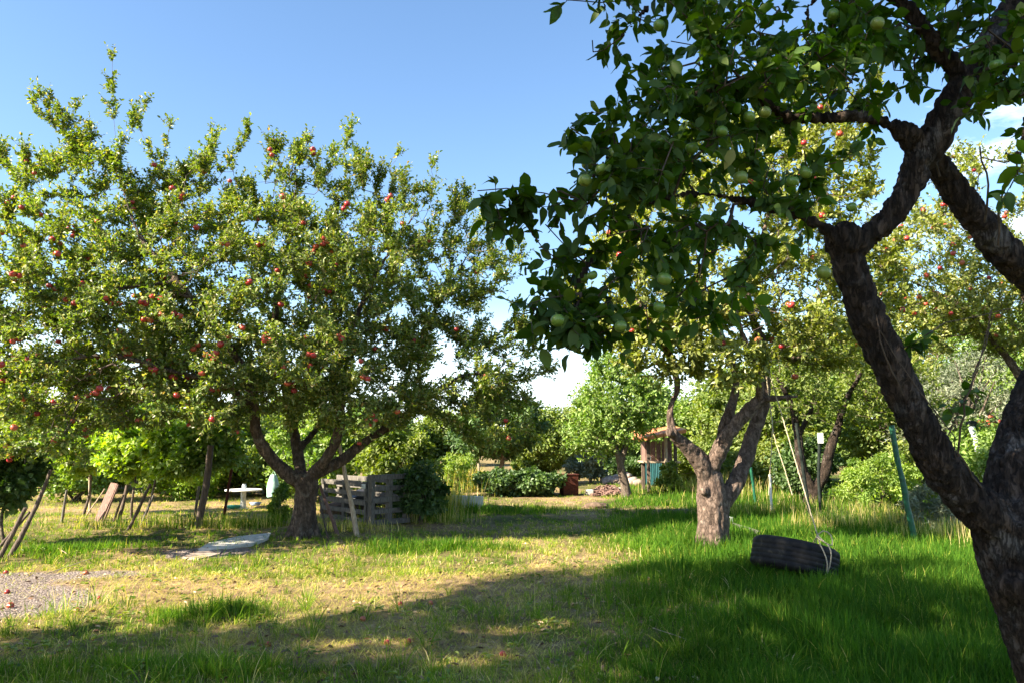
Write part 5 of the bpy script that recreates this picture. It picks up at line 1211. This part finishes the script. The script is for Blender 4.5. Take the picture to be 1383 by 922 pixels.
# wraps round the right-hand side of the tyre
kn = at(1104, 722, dT - .25)
th = RO * .98
lp = [kn, at(1108, 735, dT - .42), at(1116, 752, dT - .50), at(1117, 770, dT - .50), at(1112, 783, dT - .42), at(1100, 786, dT - .15), at(1093, 770, dT + .05), at(1094, 742, dT + .02), kn]
rope(t, cT, lp)
rope(t, cT, [kn, at(1110, 728, dT - .34), at(1122, 742, dT - .46), at(1120, 765, dT - .50), at(1110, 784, dT - .40), at(1098, 760, dT - .02), kn], .008)
rope(t, cT, [kn, at(1112, 716, dT - .28), at(1122, 722, dT - .30), at(1124, 735, dT - .36), at(1114, 732, dT - .42), at(1102, 724, dT - .3)], .007)
hangp = at(1032, 480, d2 + .25)
rope(t, cT, [kn, kn.lerp(hangp, .03), kn.lerp(hangp, .3), kn.lerp(hangp, .65), hangp])
rope(t, cT, [at(1070, 668, d2 - .9), at(1062, 640, d2 - .8), at(1046, 590, d2 - .6), at(1043, 570, d2 - .5), at(1037, 520, d2 - .1), hangp + Vector((.02, 0, .02))], .006)
a = Acc(); hp = hangp - cT
for k in range(4): 
    an = np.linspace(0, 2 * np.pi, 15); tube(a, np.stack([hp.x + .11 * np.cos(an), hp.y + .11 * np.sin(an), hp.z + .03 * k - .03 + .02 * np.sin(an)], 1), .010, 6)
a.build('knot', M['rope'], t)
o = rope(None, (0, 0, 0), [hangp + Vector((-.03, -.05, 0)), at(1042, 560, d2 - .1), at(1043, 580, d2 - .2), at(1041, 620, d2 - .2), at(1038, 668, d2 - .2)], .007)
o.name = 'loose_rope'; tag(o, 'loose thin rope end dangling left of the swing ropes', 'rope')

# ---------------------------------------------------------------- dry tall stalks
acc = Acc()
for px, py, sx, sy, n, h, green in ((1225, 720, 1.1, .4, 1000, .50, .4), (1290, 735, .9, .5, 900, .42, .5), (1170, 705, 1.0, .5, 900, .42, .6), (990, 668, .8, .6, 420, .65, .35), (925, 666, .8, .3, 480, .60, .35), (1010, 700, .8, .4, 500, .4, .6),
                                    (622, 664, .5, .25, 600, .85, .15), (590, 688, .8, .5, 900, .6, .3), (575, 705, .8, .3, 600, .45, .6), (1070, 690, 1.3, .5, 600, .42, .75), (470, 718, .8, .15, 250, .22, .3), (330, 712, 1.4, .35, 900, .30, .7),
                                    (1110, 718, .6, .35, 350, .4, .3), (205, 712, 2.0, .3, 700, .26, .7), (1340, 745, .6, .6, 500, .5, .5), (560, 672, 1.2, .6, 900, .8, .35), (135, 815, .5, .3, 60, .26, .6), (1020, 676, 1.6, .5, 500, .45, .7), (970, 742, .35, .25, 200, .22, .9)):
    gx, gy = ground_xy(px, py); x = gx + RNG.normal(0, sx * .55, n); y = gy + RNG.normal(0, sy * .55, n); kk = gy / 9
    v = np.where(RNG.random(n) < green, RNG.uniform(.2, .5, n), RNG.uniform(.78, 1, n))
    blades(acc, x, y, h * RNG.uniform(.45, 1.1, n), .006 * max(1, kk) * RNG.uniform(.6, 1.4, n), RNG.random(n) * 6.28, np.abs(RNG.normal(.18, .18, n)), v, 3)
o = acc.build('dry_stalks', M['grass'], smooth=False); tag(o, 'tall dry stalks and straw standing in tufts along the edges', 'dry grass', kind='stuff')

# ---------------------------------------------------------------- windfalls and bits on the ground
WF = [(10, 797, 'r', 'big red windfall apple on the gravel at the left edge'), (116, 775, 'r', 'red windfall apple at the far edge of the gravel strip'), (14, 817, 'r', 'dull red windfall apple low on the gravel'), (134, 806, 'r', 'red windfall apple in straw right of the gravel'),
      (104, 824, 'r', 'pinkish windfall apple at the near edge of the gravel'), (8, 774, 'r', 'dark red windfall apple in the shade above the gravel'), (541, 817, 'r', 'reddish windfall apple in the sunlit straw'), (582, 817, 'r', 'dark windfall apple right of the one in sunlit straw'),
      (490, 838, 'r', 'dark red windfall apple in the shade of the trodden straw'), (380, 914, 'r', 'red windfall apple nearest the bottom edge'), (523, 872, 'r', 'pink windfall apple on the sunlit patch near the bottom'), (552, 869, 'r', 'dull windfall apple beside the pink one near the bottom'),
      (774, 820, 'g', 'pale yellow windfall apple alone in the shaded grass'), (878, 801, 'g', 'yellow windfall apple left of the group before the tyre'), (938, 804, 'r', 'leftmost windfall apple of the group before the tyre'), (952, 805, 'r', 'reddest windfall apple of the group before the tyre'),
      (967, 804, 'g', 'yellow windfall apple at the right end of the group before the tyre'), (679, 887, 'r', 'brownish windfall apple near the bottom middle'), (868, 902, 'g', 'browned windfall apple at the bottom, right of the middle'), (362, 872, 'r', 'red windfall apple left of the sunlit patch near the bottom')]
for k, (px, py, c, lb) in enumerate(WF):
    g = on_ground(px, py); s_ = (.029 if k < 3 else .022) + .003 * (k % 3)
    o = bpy.data.objects.new('windfall_apple', apple_mesh(M['apple_red'], 'r') if c == 'r' else apple_mesh(M['apple_green'], 'g').copy()); C.objects.link(o)
    if c != 'r': o.data.materials[0] = M.setdefault('apple_yellow', apple_mat('apple_yellow', (.42, .33, .10), (.55, .42, .12), (.40, .20, .08)))
    o.location = g + Vector((0, 0, s_ * .6)); o.scale = (s_,) * 3; o.rotation_euler = (RNG.uniform(0, 3), RNG.uniform(0, 3), 0); tag(o, lb, 'apple', 'windfall apples on the ground')
TW = [((62, 775), (125, 762), .006, 'pale dry stick lying above the gravel'), ((78, 742), (90, 758), .006, 'bent dry stem in the shaded grass at the left'), ((960, 885), (880, 868), .004, 'thin dry stick in the shaded grass at the bottom'), ((1050, 712), (1085, 706), .006, 'dry twig behind the tyre')]
for (x0, y0), (x1, y1), r_, lb in TW:
    A_ = on_ground(x0, y0) + Vector((0, 0, .03)); B_ = on_ground(x1, y1) + Vector((0, 0, .10)); stick('twig', lb, 'twig', A_, B_, r_, r_ * .6, 'wood_pale', 'dry sticks lying on the ground', 6)

# ---------------------------------------------------------------- orchard trees outside the frame, on the sunny side
cloud_tree('cherry_tree', None, ground_pt(-5.5, 1.0), 10.6, 3.7, 3.4, 'tall cherry tree out of view behind the camera, shading the foreground', 'tree', None, M['leaf_far'], M['bark_thin'], 20000, (.10, .16), z0=.36, clumps=80, seed=900, trunk_r=.2, tight=.17)
cloud_tree('cherry_tree', None, ground_pt(-6.8, 4.3), 7.6, 1.7, 1.3, 'smaller cherry tree out of view left of the camera', 'tree', None, M['leaf_far'], M['bark_thin'], 7000, (.10, .16), z0=.58, clumps=30, seed=901, trunk_r=.09, tight=.26)
for k, (x, y, rz, s_, lb) in enumerate([(-7.2, 1.9, 1.2, .95, 'apple tree of the same row out of view beside the camera')]):
    c = tree_one.copy(); C.objects.link(c); c.location = ground_pt(x, y); c.rotation_euler.z = rz; c.scale = (s_,) * 3; c['label'] = lb
    for ch in CHILDREN[tree_one.name]:
        if not ch.name.startswith('apple'):
            q = ch.copy(); C.objects.link(q); q.parent = c
print('polys', sum(len(m.polygons) for m in bpy.data.meshes))
